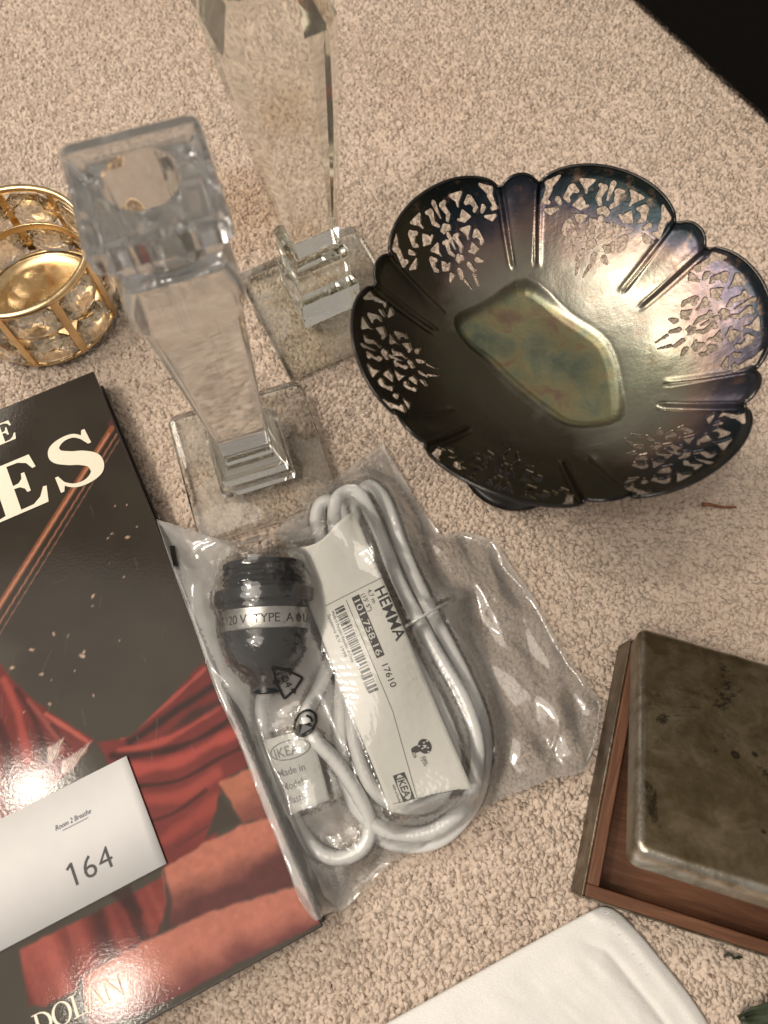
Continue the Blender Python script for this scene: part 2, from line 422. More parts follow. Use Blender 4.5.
candlestick((-0.0350, 0.2650, 0.0004), R(26.0), (R(-0.4), R(-2.6)),
    'taller crystal candlestick with sharp square edges, its top cut off, beside the bowl',
    {'g': glass_mat('crystal_back', (0.985, 0.985, 0.965, 1), 1.49, 0.035, 0.03, 8.2, 0.10, 0.03), 'b': glass_mat('crystal_back_foot', (0.99, 0.99, 0.97, 1), 1.49, 0.0, 0.08, 5.3), 's': slab_glass('crystal_back_base', (0.975, 0.975, 0.945, 1), 0.24, 5.3)},
    [('base_plate', [(0.6, 36.6, 1.2), (1.2, 37.4, 1.6), (7.6, 37.5, 1.6), (11.8, 34.5, 1.4)], None, 's'),
     ('stepped_foot', [(12.0, 16.6, 0.5), (12.6, 17.2, 0.6), (32, 17.2, 0.6), (37, 14.8, 0.5), (37.5, 14.6, 0.5), (58, 14.6, 0.5), (62, 12.6, 0.5)], None, 'b'),
     ('stem', [(62.2, 11.4, 0.6), (62.8, 11.9, 0.8), (184, 22.0, 6.0), (196, 15.0, 3.0), (201, 14.6, 2.6), (206, 15.4, 2.0)], None, 'g'),
     ('candle_socket', [(206.3, 15.5, 1.6), (210, 19.6, 2.0), (232, 19.8, 2.0), (235, 17.8, 1.8)], (10.2, 18, 9.4), 'g')], True)

# ------------------------------------------------------------------ gold votive holder with crystal stones
def build_votive():
    t = MT('gold_plate'); t.set(Base_Color=(0.83, 0.62, 0.36, 1), Metallic=1.0, Roughness=0.16)
    v = t.coords(); n = t.noise(v, 140, 4)
    t.l(t.ramp(n, [(0.3, (0.74, 0.52, 0.27, 1)), (0.7, (0.88, 0.66, 0.38, 1))]), t.b.inputs['Base Color'])
    t.l(t.ramp(n, [(0.3, 0.16), (0.7, 0.30)]), t.b.inputs['Roughness'])
    gold = t.m
    cryst = glass_mat('cut_stone', (1, 0.985, 0.95, 1), 1.72, 0.0, 0.0, 2.0, 0.0, 0.0, 0.22)
    Rv = 0.0405; H = 0.050; e = empty('votive_holder', (-0.1945, 0.2640, 0.0006), R(0))
    def ring(name, r, z, w, h):
        pr = [(r - w, z - h), (r + w, z - h), (r + w * 1.2, z - h * .5), (r + w * 1.2, z + h * .5), (r + w, z + h), (r - w, z + h), (r - w * 1.1, z + h * .4), (r - w * 1.1, z - h * .4), (r - w, z - h)]
        V, F = lathe(pr, 96); return mesh(name, V, F, gold, e, True)
    ring('top_ring', Rv, H, 0.0014, 0.0014); ring('middle_band', Rv - 0.0042, 0.0255, 0.0004, 0.0022); ring('bottom_ring', Rv - 0.0018, 0.0012, 0.0009, 0.0010)
    # shallow polished dish filling the bottom
    V, F = lathe([(0.0, 0.0040), (0.006, 0.0037), (0.014, 0.0024), (0.026, 0.0022), (0.0322, 0.0026), (0.0338, 0.0042), (0.0346, 0.0046), (0.0352, 0.0040), (0.0345, 0.0016), (0.030, 0.0012), (0.015, 0.0011), (0.0, 0.0010)], 72)
    mesh('dish', V, F, gold, e, True)
    a0 = R(-91.0 + 1.0); NB = 9
    bm = bmesh.new(); box_bm(bm, -0.0009, 0.0012, -0.0022, 0.0022, 0.0030, H - 0.0013); bmesh.ops.bevel(bm, geom=bm.edges[:], offset=0.0003, segments=2, affect='EDGES')
    bar_me = bpy.data.meshes.new('bar'); bmesh.ops.recalc_face_normals(bm, faces=bm.faces[:]); bm.to_mesh(bm_me := bar_me); bm.free(); bar_me.materials.append(gold)
    # one cut stone: octagonal girdle, table in front, keel behind, facets between
    def stone():
        w, h = 0.0118, 0.0112; g = [(w, h * .55), (w * .62, h), (-w * .62, h), (-w, h * .55), (-w, -h * .55), (-w * .62, -h), (w * .62, -h), (w, -h * .55)]
        V = [(0.0006, y, z) for y, z in g] + [(-0.0006, y, z) for y, z in g]
        V += [(0.0030, (g[i][0] + g[(i + 1) % 8][0]) * .5 * .74, (g[i][1] + g[(i + 1) % 8][1]) * .5 * .74) for i in range(8)]      # 16..23
        V += [(0.0048, y * .40, z * .38) for y, z in g]                                                                      # 24..31 table
        V += [(-0.0034, 0, 0)] + [(-0.0024, (g[i][0] + g[(i + 1) % 8][0]) * .5 * .55, (g[i][1] + g[(i + 1) % 8][1]) * .5 * .55) for i in range(8)]
        F = []
        for i in range(8):
            j = (i + 1) % 8; p_ = (i - 1) % 8
            F += [(i, j, j + 8, i + 8), (i, i + 16, j), (i, i + 24, i + 16), (i, p_ + 16, i + 24), (i + 24, (i + 1) % 8 + 24, i + 16)]
            F += [(i + 8, 33 + i, j + 8), (i + 8, 33 + p_, 33 + i), (33 + p_, 32, 33 + i)]
        F.append(tuple(range(24, 32)))
        bm = bmesh.new(); vs_ = [bm.verts.new(v) for v in V]
        for f in F: bm.faces.new([vs_[q] for q in f])
        bmesh.ops.recalc_face_normals(bm, faces=bm.faces[:]); me = bpy.data.meshes.new('stone'); bm.to_mesh(me); bm.free(); me.materials.append(cryst); return me
    st_me = stone()
    V, F = tube(catmull([(0.0, 0, -0.0008), (0.0006, 0.0022, -0.0012), (0.0, 0.0044, 0.0), (-0.0006, 0.0022, 0.0012)], 5, True), 0.00042, 6, True)
    lk_me = bpy.data.meshes.new('link'); lk_me.from_pydata([tuple(map(float, q)) for q in V], [], F); lk_me.materials.append(gold); lk_me.polygons.foreach_set('use_smooth', [True] * len(F))
    def put(name, me, x, y, z, rz, par=e):
        o = bpy.data.objects.new(name, me); col.objects.link(o); o.parent = par; o.location = (x, y, z); o.rotation_euler = (0, 0, rz); return o
    for k in range(NB):
        a = a0 + 2 * math.pi * k / NB; put('bar', bar_me, Rv * math.cos(a), Rv * math.sin(a), 0, a)
        am = a + math.pi / NB; ra = Rv * math.cos(math.pi / NB) + 0.0002
        for z in (0.0130, 0.0366):
            s = put('stone', st_me, ra * math.cos(am), ra * math.sin(am), z, am)
            put('link', lk_me, -0.0012, 0.0090, 0, 0, s); l2 = put('link', lk_me, -0.0012, -0.0090, 0, R(180), s)
    tag(e, 'round gold votive holder set with rows of cut crystal stones', 'votive holder')
build_votive()

# ------------------------------------------------------------------ pierced silver bowl on a foot
def build_bowl():
    C = np.array([0.0690, 0.1680]); ZR = 0.122; NZ = math.radians(98.0)
    e = empty('pierced_bowl', (C[0], C[1] - 0.0035, 0.0)); e.rotation_euler = (R(-3.5), 0, 0)
    nT, rows_in, rows_out = 1200, 76, 130
    th = np.arange(nT) * 2 * math.pi / nT
    rho = np.concatenate([np.linspace(0.0, 0.50, rows_in, endpoint=False)[1:], np.linspace(0.50, 1.0, rows_out)])
    dn = (th - NZ + math.pi / 6) % (math.pi / 3) - math.pi / 6          # angle from the nearest narrow flute
    NW = math.radians(6.0)
    LW = math.pi / 6 - NW
    big = np.abs(dn) > NW
    q = np.where(big, (math.pi / 6 - np.abs(dn)) / LW, np.abs(dn) / NW)   # 0 at lobe centre, 1 at the notch
    Rim = np.where(big, 0.0738 + 0.0078 * np.sqrt(np.clip(1 - q ** 2.2, 0, 1)), 0.0742 + 0.0030 * np.sqrt(np.clip(1 - q ** 2, 0, 1)))
    k5 = np.array([1, 2, 3, 2, 1.]); k5 /= k5.sum()
    Rim = sum(k5[i] * np.roll(Rim, i - 2) for i in range(5))
    RR, TT = np.meshgrid(rho, th, indexing='ij'); RD = RR * Rim[None, :]
    # grid of node positions, local
    X = RD * np.cos(TT); Y = RD * np.sin(TT)
    Z0 = 0.0895
    prof = np.clip((RD - 0.020) / 0.060, 0, None)
    Zp = Z0 + 0.0335 * prof ** 1.65
    dnG = (TT - NZ + math.pi / 6) % (math.pi / 3) - math.pi / 6
    out = sstep(0.045, 0.070, RD)
    # narrow flutes arch up between two chased ridges; the wide lobes dish slightly
    wid = np.maximum(NW * (0.80 + 0.20 * RD / 0.075), 1e-3)
    arch = np.clip(1 - (dnG / wid) ** 2, 0, 1)
    Zp += 0.0030 * out * np.sqrt(arch)
    for sgn in (-1, 1):
        dd = (dnG - sgn * wid) * RD
        Zp += 0.0014 * np.exp(-(dd / 0.00085) ** 2) * sstep(0.047, 0.051, RD) - 0.0007 * np.exp(-((dd - sgn * 0.0019) / 0.0011) ** 2) * sstep(0.047, 0.051, RD)
    qq = np.clip((math.pi / 6 - np.abs(dnG)) / LW, 0, 1)
    Zp += np.where(np.abs(dnG) > wid, 0.0022 * out * (1 - qq ** 2), 0)
    # rolled rim
    Zp += 0.0009 * sstep(0.965, 1.0, RR)
    # oblong eight-sided well pressed into the floor
    well = [np.array(p[:2]) - C for p in ((0.03175, 0.18994, 0.09300), (0.04481, 0.19967, 0.09300), (0.06352, 0.21065, 0.09300), (0.08141, 0.19606, 0.09300), (0.09692, 0.18040, 0.09300), (0.09955, 0.15616, 0.09300), (0.09638, 0.14173, 0.09300), (0.07885, 0.13990, 0.09300), (0.06706, 0.14819, 0.09300), (0.05525, 0.15996, 0.09300), (0.04446, 0.17300, 0.09300), (0.03575, 0.18040, 0.09300))]
    well = [tuple(p[:2]) for p in catmull([(*w_, 0) for w_ in well], 4, True)]
    sd = poly_sdf(X, Y, well)
    m = sstep(0.0016, -0.0024, sd)
    Zw = Z0 + 0.40 * (Zp - Z0) - 0.0006
    Zp = Zp * (1 - m) + np.minimum(Zp, Zw + 0.0006 * sstep(-0.004, -0.0015, sd)) * m + 0.00012 * np.exp(-((sd - 0.0012) / 0.0009) ** 2)
    # small dents
    Zp += 0.0007 * (fbm(X * 60, Y * 60, 5, 2) - 0.5) * (1 - out)
    # ---- piercing: signed field, > 0 where metal
    dl = np.where(dnG >= 0, dnG - math.pi / 6, dnG + math.pi / 6)          # angle from lobe centre
    lobe_id = np.floor(((TT - NZ) % (2 * math.pi)) / (math.pi / 3)).astype(int)
    rimG = np.broadcast_to(Rim[None, :], RD.shape)
    s = dl * (RD * 0.55 + 0.45 * 0.0815) * 1000.0 / 1.36; tt = (0.0816 - RD) * 1000.0 / 1.04 + 0.6   # mm across, mm in from the lobe crown
    A = np.abs(s)
    fld = np.full(RD.shape, 9.0)
    def cut(d):
        nonlocal fld; fld = np.minimum(fld, d)
    def circ(x, y, r): return np.hypot(A - x, tt - y) - r
    def drop(x0, y0, r0, x1, y1, r1, ax=A):
        d, t_ = seg_dist(ax, tt, (x0, y0), (x1, y1)); return d - (r0 * (1 - t_) + r1 * t_)
    def tri(pts, rnd=0.25, ax=A):
        return poly_sdf(ax, tt, pts) - rnd
    for (oy, kx, ky) in ((0.0, 1.0, 1.0), (10.6, 0.84, 0.95)):
        Tt = lambda x, y: (x * kx, oy + 3.9 + y * ky)
        def D(x0, y0, r0, x1, y1, r1): a = Tt(x0, y0); b = Tt(x1, y1); cut(drop(a[0], a[1], r0, b[0], b[1], r1))
        def TR(*p): cut(tri([Tt(*w) for w in p]))
        # centre palmette: slim leaf, two scrolls, heart
        D(0, 0.4, 0.85, 0, 5.2, 0.30)
        D(2.3, 2.2, 1.0, 3.2, 5.2, 0.75); D(3.2, 5.2, 0.75, 1.9, 6.9, 0.55); D(2.3, 2.2, 1.0, 3.9, 1.6, 0.45)
        TR((0, 7.4), (2.0, 8.6), (1.4, 9.8), (0, 9.2)); TR((-0.4, 7.6), (0.6, 7.6), (0.6, 9.3), (-0.4, 9.3))
        # side spray: triangle, comma, heart
        TR((6.0, 0.6), (10.6, 0.9), (8.0, 3.4)); D(8.0, 2.8, 0.5, 7.5, 4.4, 0.35)
        D(12.4, 3.6, 1.25, 13.6, 6.3, 0.75); D(12.4, 3.6, 1.25, 10.4, 4.4, 0.5); D(13.6, 6.3, .75, 12.4, 7.4, .5)
        TR((7.0, 7.6), (8.6, 6.0), (10.4, 8.6), (7.6, 9.6)); D(7.4, 9.0, 0.6, 5.6, 8.2, 0.35)
    # outer corners of the wide lobe
    cut(tri([(17.2, 4.3), (21.3, 6.0), (20.0, 8.4)])); cut(drop(19.8, 8.0, 1.1, 20.6, 11.2, 0.9)); cut(drop(20.6, 11.2, .9, 18.9, 11.9, .5))
    cut(tri([(15.4, 13.8), (19.9, 13.9), (17.6, 15.4)]))
    cut(drop(16.2, 10.8, 0.8, 15.0, 12.2, 0.5))
    # leaves and tails at the foot of the spray
    cut(drop(2.5, 26.2, 1.05, 3.2, 28.4, 0.75)); cut(drop(2.4, 30.0, 0.70, 1.6, 33.8, 0.28)); cut(drop(6.4, 25.8, 1.0, 8.2, 26.8, 0.5))
    fld = fld - 0.11 + 0.10 * (vnoise(s * 1.1 + lobe_id * 31, tt * 1.1, 9) - 0.5)
    fld = np.where((np.abs(dnG) > NW * 1.02), fld, 9.0)
    # ---- clip the grid against the field
    nR = len(rho); P = np.stack([X, Y, Zp], -1).reshape(-1, 3); fv = fld.ravel()
    idx = np.arange(nR * nT).reshape(nR, nT)
    a = idx[:-1, :]; b = np.roll(idx, -1, 1)[:-1, :]; c = np.roll(idx, -1, 1)[1:, :]; d = idx[1:, :]
    cells = np.stack([a, d, c, b], -1).reshape(-1, 4); pos = fv[cells] > 0
    full = cells[pos.all(1)]; part = cells[pos.any(1) & ~pos.all(1)]
    V = P.tolist(); F = full.tolist(); cache = {}
    def cross(i, j):
        key = (i, j) if i < j else (j, i)
        if key not in cache:
            t_ = fv[i] / (fv[i] - fv[j]); cache[key] = len(V); V.append((P[i] + (P[j] - P[i]) * t_).tolist())
        return cache[key]
    for cell in part.tolist():
        poly = []
        for k in range(4):
            i, j = cell[k], cell[(k + 1) % 4]
            if fv[i] > 0: poly.append(i)
            if (fv[i] > 0) != (fv[j] > 0): poly.append(cross(i, j))
        if len(poly) >= 3: F.append(poly)
    # close the middle
    ci = len(V); V.append([0, 0, float(Zp[0].mean())])
    for k in range(nT): F.append([idx[0, (k + 1) % nT].item(), ci, idx[0, k].item()])
    V = np.array(V); used = np.zeros(len(V), bool)
    for f in F: used[f] = True
    remap = np.cumsum(used) - 1; V = V[used]; F = [[int(remap[q]) for q in f] for f in F]
    # tarnished silver plate
    t = MT('tarnished_silver'); t.set(Metallic=1.0)
    tc = t.node('ShaderNodeTexCoord'); v = tc.outputs['Object']
    mp = t.node('ShaderNodeMapping'); mp.inputs['Scale'].default_value = (1, 1, 0); t.l(v, mp.inputs[0])
    ln = t.node('ShaderNodeVectorMath', operation='LENGTH'); t.l(mp.outputs[0], ln.inputs[0])
    n1 = t.noise(v, 38, 5, 0.6, 0.3); n2 = t.noise(v, 190, 6, 0.65); n3 = t.noise(v, 14, 3, 0.5, 0.4)
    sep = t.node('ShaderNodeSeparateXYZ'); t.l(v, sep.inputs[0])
    side = t.math('ADD', t.math('MULTIPLY', sep.outputs[0], 0.9), t.math('MULTIPLY', sep.outputs[1], 0.2))   # paints in the darker reflection towards one side of the bowl
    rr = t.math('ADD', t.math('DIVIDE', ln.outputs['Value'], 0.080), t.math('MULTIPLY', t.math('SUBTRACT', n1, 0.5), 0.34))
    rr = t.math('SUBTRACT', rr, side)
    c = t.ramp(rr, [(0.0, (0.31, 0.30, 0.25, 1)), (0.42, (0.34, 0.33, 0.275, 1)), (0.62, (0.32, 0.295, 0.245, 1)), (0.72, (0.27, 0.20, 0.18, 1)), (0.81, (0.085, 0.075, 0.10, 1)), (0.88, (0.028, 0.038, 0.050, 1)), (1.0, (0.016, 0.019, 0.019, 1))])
    c = t.mix(t.ramp(n3, [(0.42, 0.0), (0.62, 0.55)]), c, t.mix(1.0, c, (0.80, 0.95, 0.72, 1), 'MULTIPLY'))
    c = t.mix(t.ramp(n2, [(0.55, 0.0), (0.72, 0.45)]), c, (0.33, 0.20, 0.13, 1))
    # dark room reflection painted brown-black over one half of the bowl
    dark_refl = t.math('ADD', t.math('MULTIPLY', t.math('ADD', sep.outputs[0], t.math('MULTIPLY', sep.outputs[1], 0.75)), -22.0), t.math('MULTIPLY', t.math('SUBTRACT', n1, 0.5), 1.1))
    c = t.mix(t.ramp(dark_refl, [(0.0, 0.0), (0.55, 0.86)]), c, (0.060, 0.050, 0.030, 1))
    # greenish tarnish left standing in the well
    at = t.node('ShaderNodeAttribute', attribute_name='well'); 
    wc = t.ramp(t.noise(v, 55, 6, 0.62, 0.4), [(0.3, (0.11, 0.14, 0.12, 1)), (0.45, (0.22, 0.235, 0.15, 1)), (0.55, (0.29, 0.26, 0.14, 1)), (0.66, (0.25, 0.16, 0.11, 1)), (0.75, (0.15, 0.14, 0.11, 1))])
    c = t.mix(t.math('MULTIPLY', at.outputs['Fac'], 0.85), c, wc)
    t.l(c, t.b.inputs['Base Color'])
    t.l(t.math('ADD', t.ramp(n1, [(0.3, 0.25), (0.7, 0.40)]), t.math('MULTIPLY', at.outputs['Fac'], 0.14)), t.b.inputs['Roughness'])
    ms = t.node('ShaderNodeMapping'); ms.inputs['Rotation'].default_value = (0, 0, 0.7); ms.inputs['Scale'].default_value = (90, 1700, 90); t.l(v, ms.inputs[0])
    t.bump(t.math('ADD', n2, t.math('MULTIPLY', t.noise(ms.outputs[0], 1.0, 3), 0.12)), 0.00022)
    dk = MT('tarnished_foot'); dk.set(Metallic=1.0, Roughness=0.22)
    dk.l(dk.ramp(dk.noise(dk.coords(), 60, 4), [(0.3, (0.03, 0.03, 0.032, 1)), (0.7, (0.09, 0.085, 0.08, 1))]), dk.b.inputs['Base Color'])
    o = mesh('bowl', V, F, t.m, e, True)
    wa = o.data.attributes.new('well', 'FLOAT', 'POINT'); wa.data.foreach_set('value', sstep(0.0, -0.002, poly_sdf(V[:, 0], V[:, 1], well)).astype(np.float32))
    sm = o.modifiers.new('plate_thickness', 'SOLIDIFY'); sm.thickness = 0.0009; sm.offset = -1.0
    # rolled wire along the scalloped edge
    rim_path = np.stack([Rim * np.cos(th), Rim * np.sin(th), Zp[-1] - 0.0002], 1)[::2]
    Vr, Fr = tube(rim_path, 0.00075, 8, True); mesh('rim_wire', Vr, Fr, dk.m, e, True)
    Vf, Ff = lathe([(0.0, 0.0008), (0.0270, 0.0008), (0.0278, 0.0016), (0.0278, 0.0030), (0.0262, 0.0040), (0.0235, 0.0055), (0.0210, 0.0100), (0.0165, 0.0150), (0.0110, 0.0190), (0.0075, 0.0260), (0.0070, 0.0360), (0.0095, 0.0420), (0.0105, 0.0450), (0.0095, 0.0480), (0.0072, 0.0530), (0.0072, 0.0660), (0.0100, 0.0760), (0.0160, 0.0840), (0.0190, 0.0868), (0.0, 0.0868)], 80)
    mesh('foot', Vf, Ff, dk.m, e, True)
    tag(e, 'tarnished silver footed bowl with scalloped rim and pierced leaf scroll lobes', 'bowl')
build_bowl()

# ------------------------------------------------------------------ lettering helpers
def text_geo(body, size, offset=0.0, shear=0.0, spacing=1.0, align='LEFT'):
    cu = bpy.data.curves.new('lettering', 'FONT'); cu.body = body; cu.size = size; cu.offset = offset * size; cu.shear = shear; cu.space_character = spacing
    cu.align_x = align; cu.resolution_u = 3; cu.fill_mode = 'FRONT'
    ob = bpy.data.objects.new('lettering', cu); col.objects.link(ob)
    bpy.context.view_layer.update()
    me = bpy.data.meshes.new_from_object(ob.evaluated_get(bpy.context.evaluated_depsgraph_get()))
    bm = bmesh.new(); bm.from_mesh(me); bmesh.ops.triangulate(bm, faces=bm.faces[:])
    V = np.array([v.co[:] for v in bm.verts]); F = [[v.index for v in f.verts] for f in bm.faces]; bm.free()
    bpy.data.objects.remove(ob); bpy.data.curves.remove(cu); bpy.data.meshes.remove(me)
    return V, F

def print_on(name, V, F, fn, mat, parent):
    """lay flat lettering (x, y) on a surface: fn(x, y) -> world or parent-local point"""
    return mesh(name, [fn(v[0], v[1]) for v in V], F, mat, parent)

def merge(parts):
    V = []; F = []
    for v, f in parts:
        o = len(V); V += [tuple(q) for q in v]; F += [tuple(i + o for i in ff) for ff in f]
    return V, F

def poly_geo(pts):
    tri = tessellate_polygon([[Vector((p[0], p[1], 0)) for p in pts]]); return [(p[0], p[1], 0) for p in pts], [tuple(t) for t in tri]

def rect_geo(x0, x1, y0, y1): return [(x0, y0, 0), (x1, y0, 0), (x1, y1, 0), (x0, y1, 0)], [(0, 1, 2, 3)]

def coons(top, right, bottom, left, n, m):
    """boundary polylines: top TL->TR, right TR->BR, bottom BL->BR, left TL->BL; returns (n, m, k) grid, rows go down"""
    def rs(P, q):
        P = np.asarray(P, float); L = np.concatenate([[0], np.cumsum(np.linalg.norm(np.diff(P, axis=0), axis=1))]); t = np.linspace(0, L[-1], q)
        return np.stack([np.interp(t, L, P[:, k]) for k in range(P.shape[1])], 1)
    T, B, Lf, Rt = rs(top, m), rs(bottom, m), rs(left, n), rs(right, n)
    u = np.linspace(0, 1, m)[None, :, None]; v = np.linspace(0, 1, n)[:, None, None]
    return (1 - v) * T[None] + v * B[None] + (1 - u) * Lf[:, None] + u * Rt[:, None] - ((1 - u) * (1 - v) * T[0] + u * (1 - v) * T[-1] + (1 - u) * v * B[0] + u * v * B[-1])

# ------------------------------------------------------------------ book with a painted jacket
BOOK_A = R(26.2); BOOK_O = np.array([-0.1560, 0.2115]); BOOK_W, BOOK_H, BOOK_T = 0.215, 0.2955, 0.018
def book_local(p):
    d = np.array(p[:2]) - BOOK_O; c, s = math.cos(BOOK_A), math.sin(BOOK_A); return (d[0] * c + d[1] * s, -d[0] * s + d[1] * c)
def book_world(x, y):
    c, s = math.cos(BOOK_A), math.sin(BOOK_A); return BOOK_O + np.array([x * c - y * s, x * s + y * c])

def build_book():
    e = empty('book', (BOOK_O[0], BOOK_O[1], 0.0), BOOK_A)
    board = MT('jacket_dark'); board.set(Base_Color=lin(46, 38, 34), Roughness=0.3); board.bump(board.noise(board.coords(), 300, 3), 0.0001)
    page = MT('page_edges'); page.set(Roughness=0.8)
    mp = page.coords('Object', (40, 40, 2600)); page.l(page.ramp(page.noise(mp, 1.0, 3), [(0.3, (0.16, 0.085, 0.06, 1)), (0.7, (0.30, 0.18, 0.13, 1))]), page.b.inputs['Base Color'])
    box('front_cover', -BOOK_W, 0, -BOOK_H, 0, 0.0152, BOOK_T, board.m, e, 0.0006)
    box('page_block', -BOOK_W + 0.004, -0.0022, -BOOK_H + 0.003, -0.003, 0.0034, 0.0150, page.m, e, 0.0003)
    box('back_cover', -BOOK_W, 0, -BOOK_H, 0, 0.0006, 0.0032, board.m, e, 0.0006)
    V, F = tube(np.array([(-BOOK_W - 0.0002, y, 0.0093) for y in np.linspace(-BOOK_H, 0, 12)]), 0.0084, 24); mesh('spine', V, F, board.m, e, True)
    # ---- the printed picture: dark ground, a staff, red drapery and rosy stone steps
    nx, ny = 310, 424
    xs = np.linspace(-BOOK_W + 0.0008, -0.0008, nx); ys = np.linspace(-BOOK_H + 0.0008, -0.0008, ny)
    X, Y = np.meshgrid(xs, ys, indexing='ij')
    def L3(r, g, b): return np.array(lin(r, g, b)[:3])
    C = L3(60, 54, 47)[None, None] * (0.80 + 0.4 * fbm(X * 40, Y * 40, 2, 4))[..., None]
    C = C * (1 + 0.25 * sstep(-0.10, -0.17, Y)[..., None] * np.array([0.9, 1.0, 0.85]))
    def loc(P): return [book_local(p) for p in P]
    def paint(P, color, soft=0.0008, k=1.0):
        nonlocal C
        sd = poly_sdf(X, Y, loc(P)) + 0.0012 * (fbm(X * 300, Y * 300, 8, 2) - 0.5)
        a = (sstep(soft, -soft, sd) * k)[..., None]; C = C * (1 - a) + color * a
    def folds(ang, freq, seed, bend=0.0, dark=(48, 22, 20), mid=(128, 46, 40), light=(178, 80, 66)):
        c, s = math.cos(ang), math.sin(ang)
        q = (-X * s + Y * c) + bend * (X * c + Y * s) ** 2 * 8
        w = fbm(q * freq + 0.7 * fbm(X * 30, Y * 30, seed, 2), (X * c + Y * s) * freq * 0.09, seed, 3)
        w = np.clip((w - 0.28) / 0.44, 0, 1)[..., None]
        d, m_, l_ = L3(*dark), L3(*mid), L3(*light)
        col_ = np.where(w < 0.5, d + (m_ - d) * w * 2, m_ + (l_ - m_) * (w - 0.5) * 2)
        return col_ * (0.88 + 0.24 * fbm(X * 500, Y * 500, seed + 3, 2))[..., None]
    # scuffed brush marks on the dark ground
    paint([(-0.18132, 0.06676, 0.01800), (-0.17112, 0.06205, 0.01800), (-0.17738, 0.04360, 0.01800), (-0.19501, 0.03908, 0.01800), (-0.20872, 0.06205, 0.01800)], L3(80, 74, 66), 0.006, 0.7)
    # drapery: a red ground with broad soft folds brushed over it
    def brush(P, w, colr, k=0.8, inside=None):
        nonlocal C
        Q = catmull([(*book_local(p), 0) for p in P], 5); d = np.full(X.shape, 1e9)
        for i in range(len(Q) - 1): d = np.minimum(d, seg_dist(X, Y, Q[i], Q[i + 1])[0])
        d = d + w * 0.7 * (fbm(X * 120, Y * 120, 91, 3) - 0.5)
        al = sstep(w, w * 0.1, d) * k
        if inside is not None: al = al * inside
        al = al[..., None]; C = C * (1 - al) + L3(*colr) * al
    red0 = L3(112, 42, 38)[None, None] * (0.72 + 0.5 * fbm(X * 70, Y * 70, 21, 4))[..., None]
    dl_ = [(-0.25687, 0.06676, 0.01800), (-0.19076, 0.06676, 0.01800), (-0.17949, 0.05598, 0.01800), (-0.17043, 0.04632, 0.01800), (-0.15282, 0.03372, 0.01800), (-0.13060, 0.02098, 0.01800), (-0.13928, 0.00855, 0.01800), (-0.15166, -0.00399, 0.01800), (-0.16687, -0.01823, 0.01800), (-0.23029, -0.04364, 0.01800)]
    paint(dl_, red0); mk = sstep(0.0006, -0.0006, poly_sdf(X, Y, loc(dl_)))
    for P_, w_, c_ in ((((-0.17630, 0.04815, 0.01800), (-0.16747, 0.03372, 0.01800), (-0.15959, 0.01280, 0.01800)), .0034, (172, 70, 60)), (((-0.16907, 0.04360, 0.01800), (-0.15855, 0.02929, 0.01800), (-0.15153, 0.01280, 0.01800)), .0030, (58, 24, 22)), (((-0.16374, 0.03908, 0.01800), (-0.14751, 0.02228, 0.01800), (-0.14484, 0.01623, 0.01800)), .0022, (150, 72, 64)),
                       (((-0.15452, 0.03283, 0.01800), (-0.13371, 0.02055, 0.01800)), .0016, (190, 92, 76)), (((-0.18662, 0.04360, 0.01800), (-0.17180, 0.02141, 0.01800), (-0.16400, -0.00399, 0.01800)), .0040, (62, 26, 24)), (((-0.19501, 0.03908, 0.01800), (-0.18022, 0.01280, 0.01800), (-0.17227, -0.01218, 0.01800)), .0040, (160, 64, 56)), (((-0.15106, 0.02797, 0.01800), (-0.14148, 0.01795, 0.01800)), .0014, (74, 32, 30)), (((-0.15357, 0.00855, 0.01800), (-0.15607, -0.00399, 0.01800)), .0040, (120, 66, 54))): brush(P_, w_, c_, 0.85, mk)
    dr_ = [(-0.13010, 0.02055, 0.01800), (-0.11498, 0.02272, 0.01800), (-0.09935, 0.03908, 0.01800), (-0.08464, 0.05645, 0.01800), (-0.06955, 0.03372, 0.01800), (-0.05823, 0.01195, 0.01800), (-0.07196, 0.00350, 0.01800), (-0.07248, -0.01944, 0.01800), (-0.09262, -0.03130, 0.01800), (-0.11198, -0.00399, 0.01800)]
    paint(dr_, red0 * 1.05); mk = sstep(0.0006, -0.0006, poly_sdf(X, Y, loc(dr_)))
    for P_, w_, c_, k_ in ((((-0.11855, 0.02228, 0.01800), (-0.10009, 0.03729, 0.01800), (-0.08302, 0.05367, 0.01800)), .0016, (168, 74, 64), .8), (((-0.11474, 0.02055, 0.01800), (-0.09563, 0.03372, 0.01800), (-0.07781, 0.04632, 0.01800)), .0030, (40, 30, 27), .9), (((-0.11875, 0.01623, 0.01800), (-0.09683, 0.02228, 0.01800), (-0.07261, 0.03819, 0.01800)), .0024, (176, 72, 62), .85),
                       (((-0.12214, 0.01451, 0.01800), (-0.10076, 0.01623, 0.01800), (-0.08326, 0.02228, 0.01800), (-0.06760, 0.03194, 0.01800)), .0026, (46, 24, 22), .9), (((-0.11339, 0.00855, 0.01800), (-0.09362, 0.01195, 0.01800), (-0.07763, 0.01968, 0.01800), (-0.06362, 0.02665, 0.01800)), .0042, (178, 70, 60), .85), (((-0.10820, 0.00182, 0.01800), (-0.09069, 0.00434, 0.01800), (-0.07358, 0.01366, 0.01800), (-0.06048, 0.01968, 0.01800)), .0016, (54, 24, 22), .85),
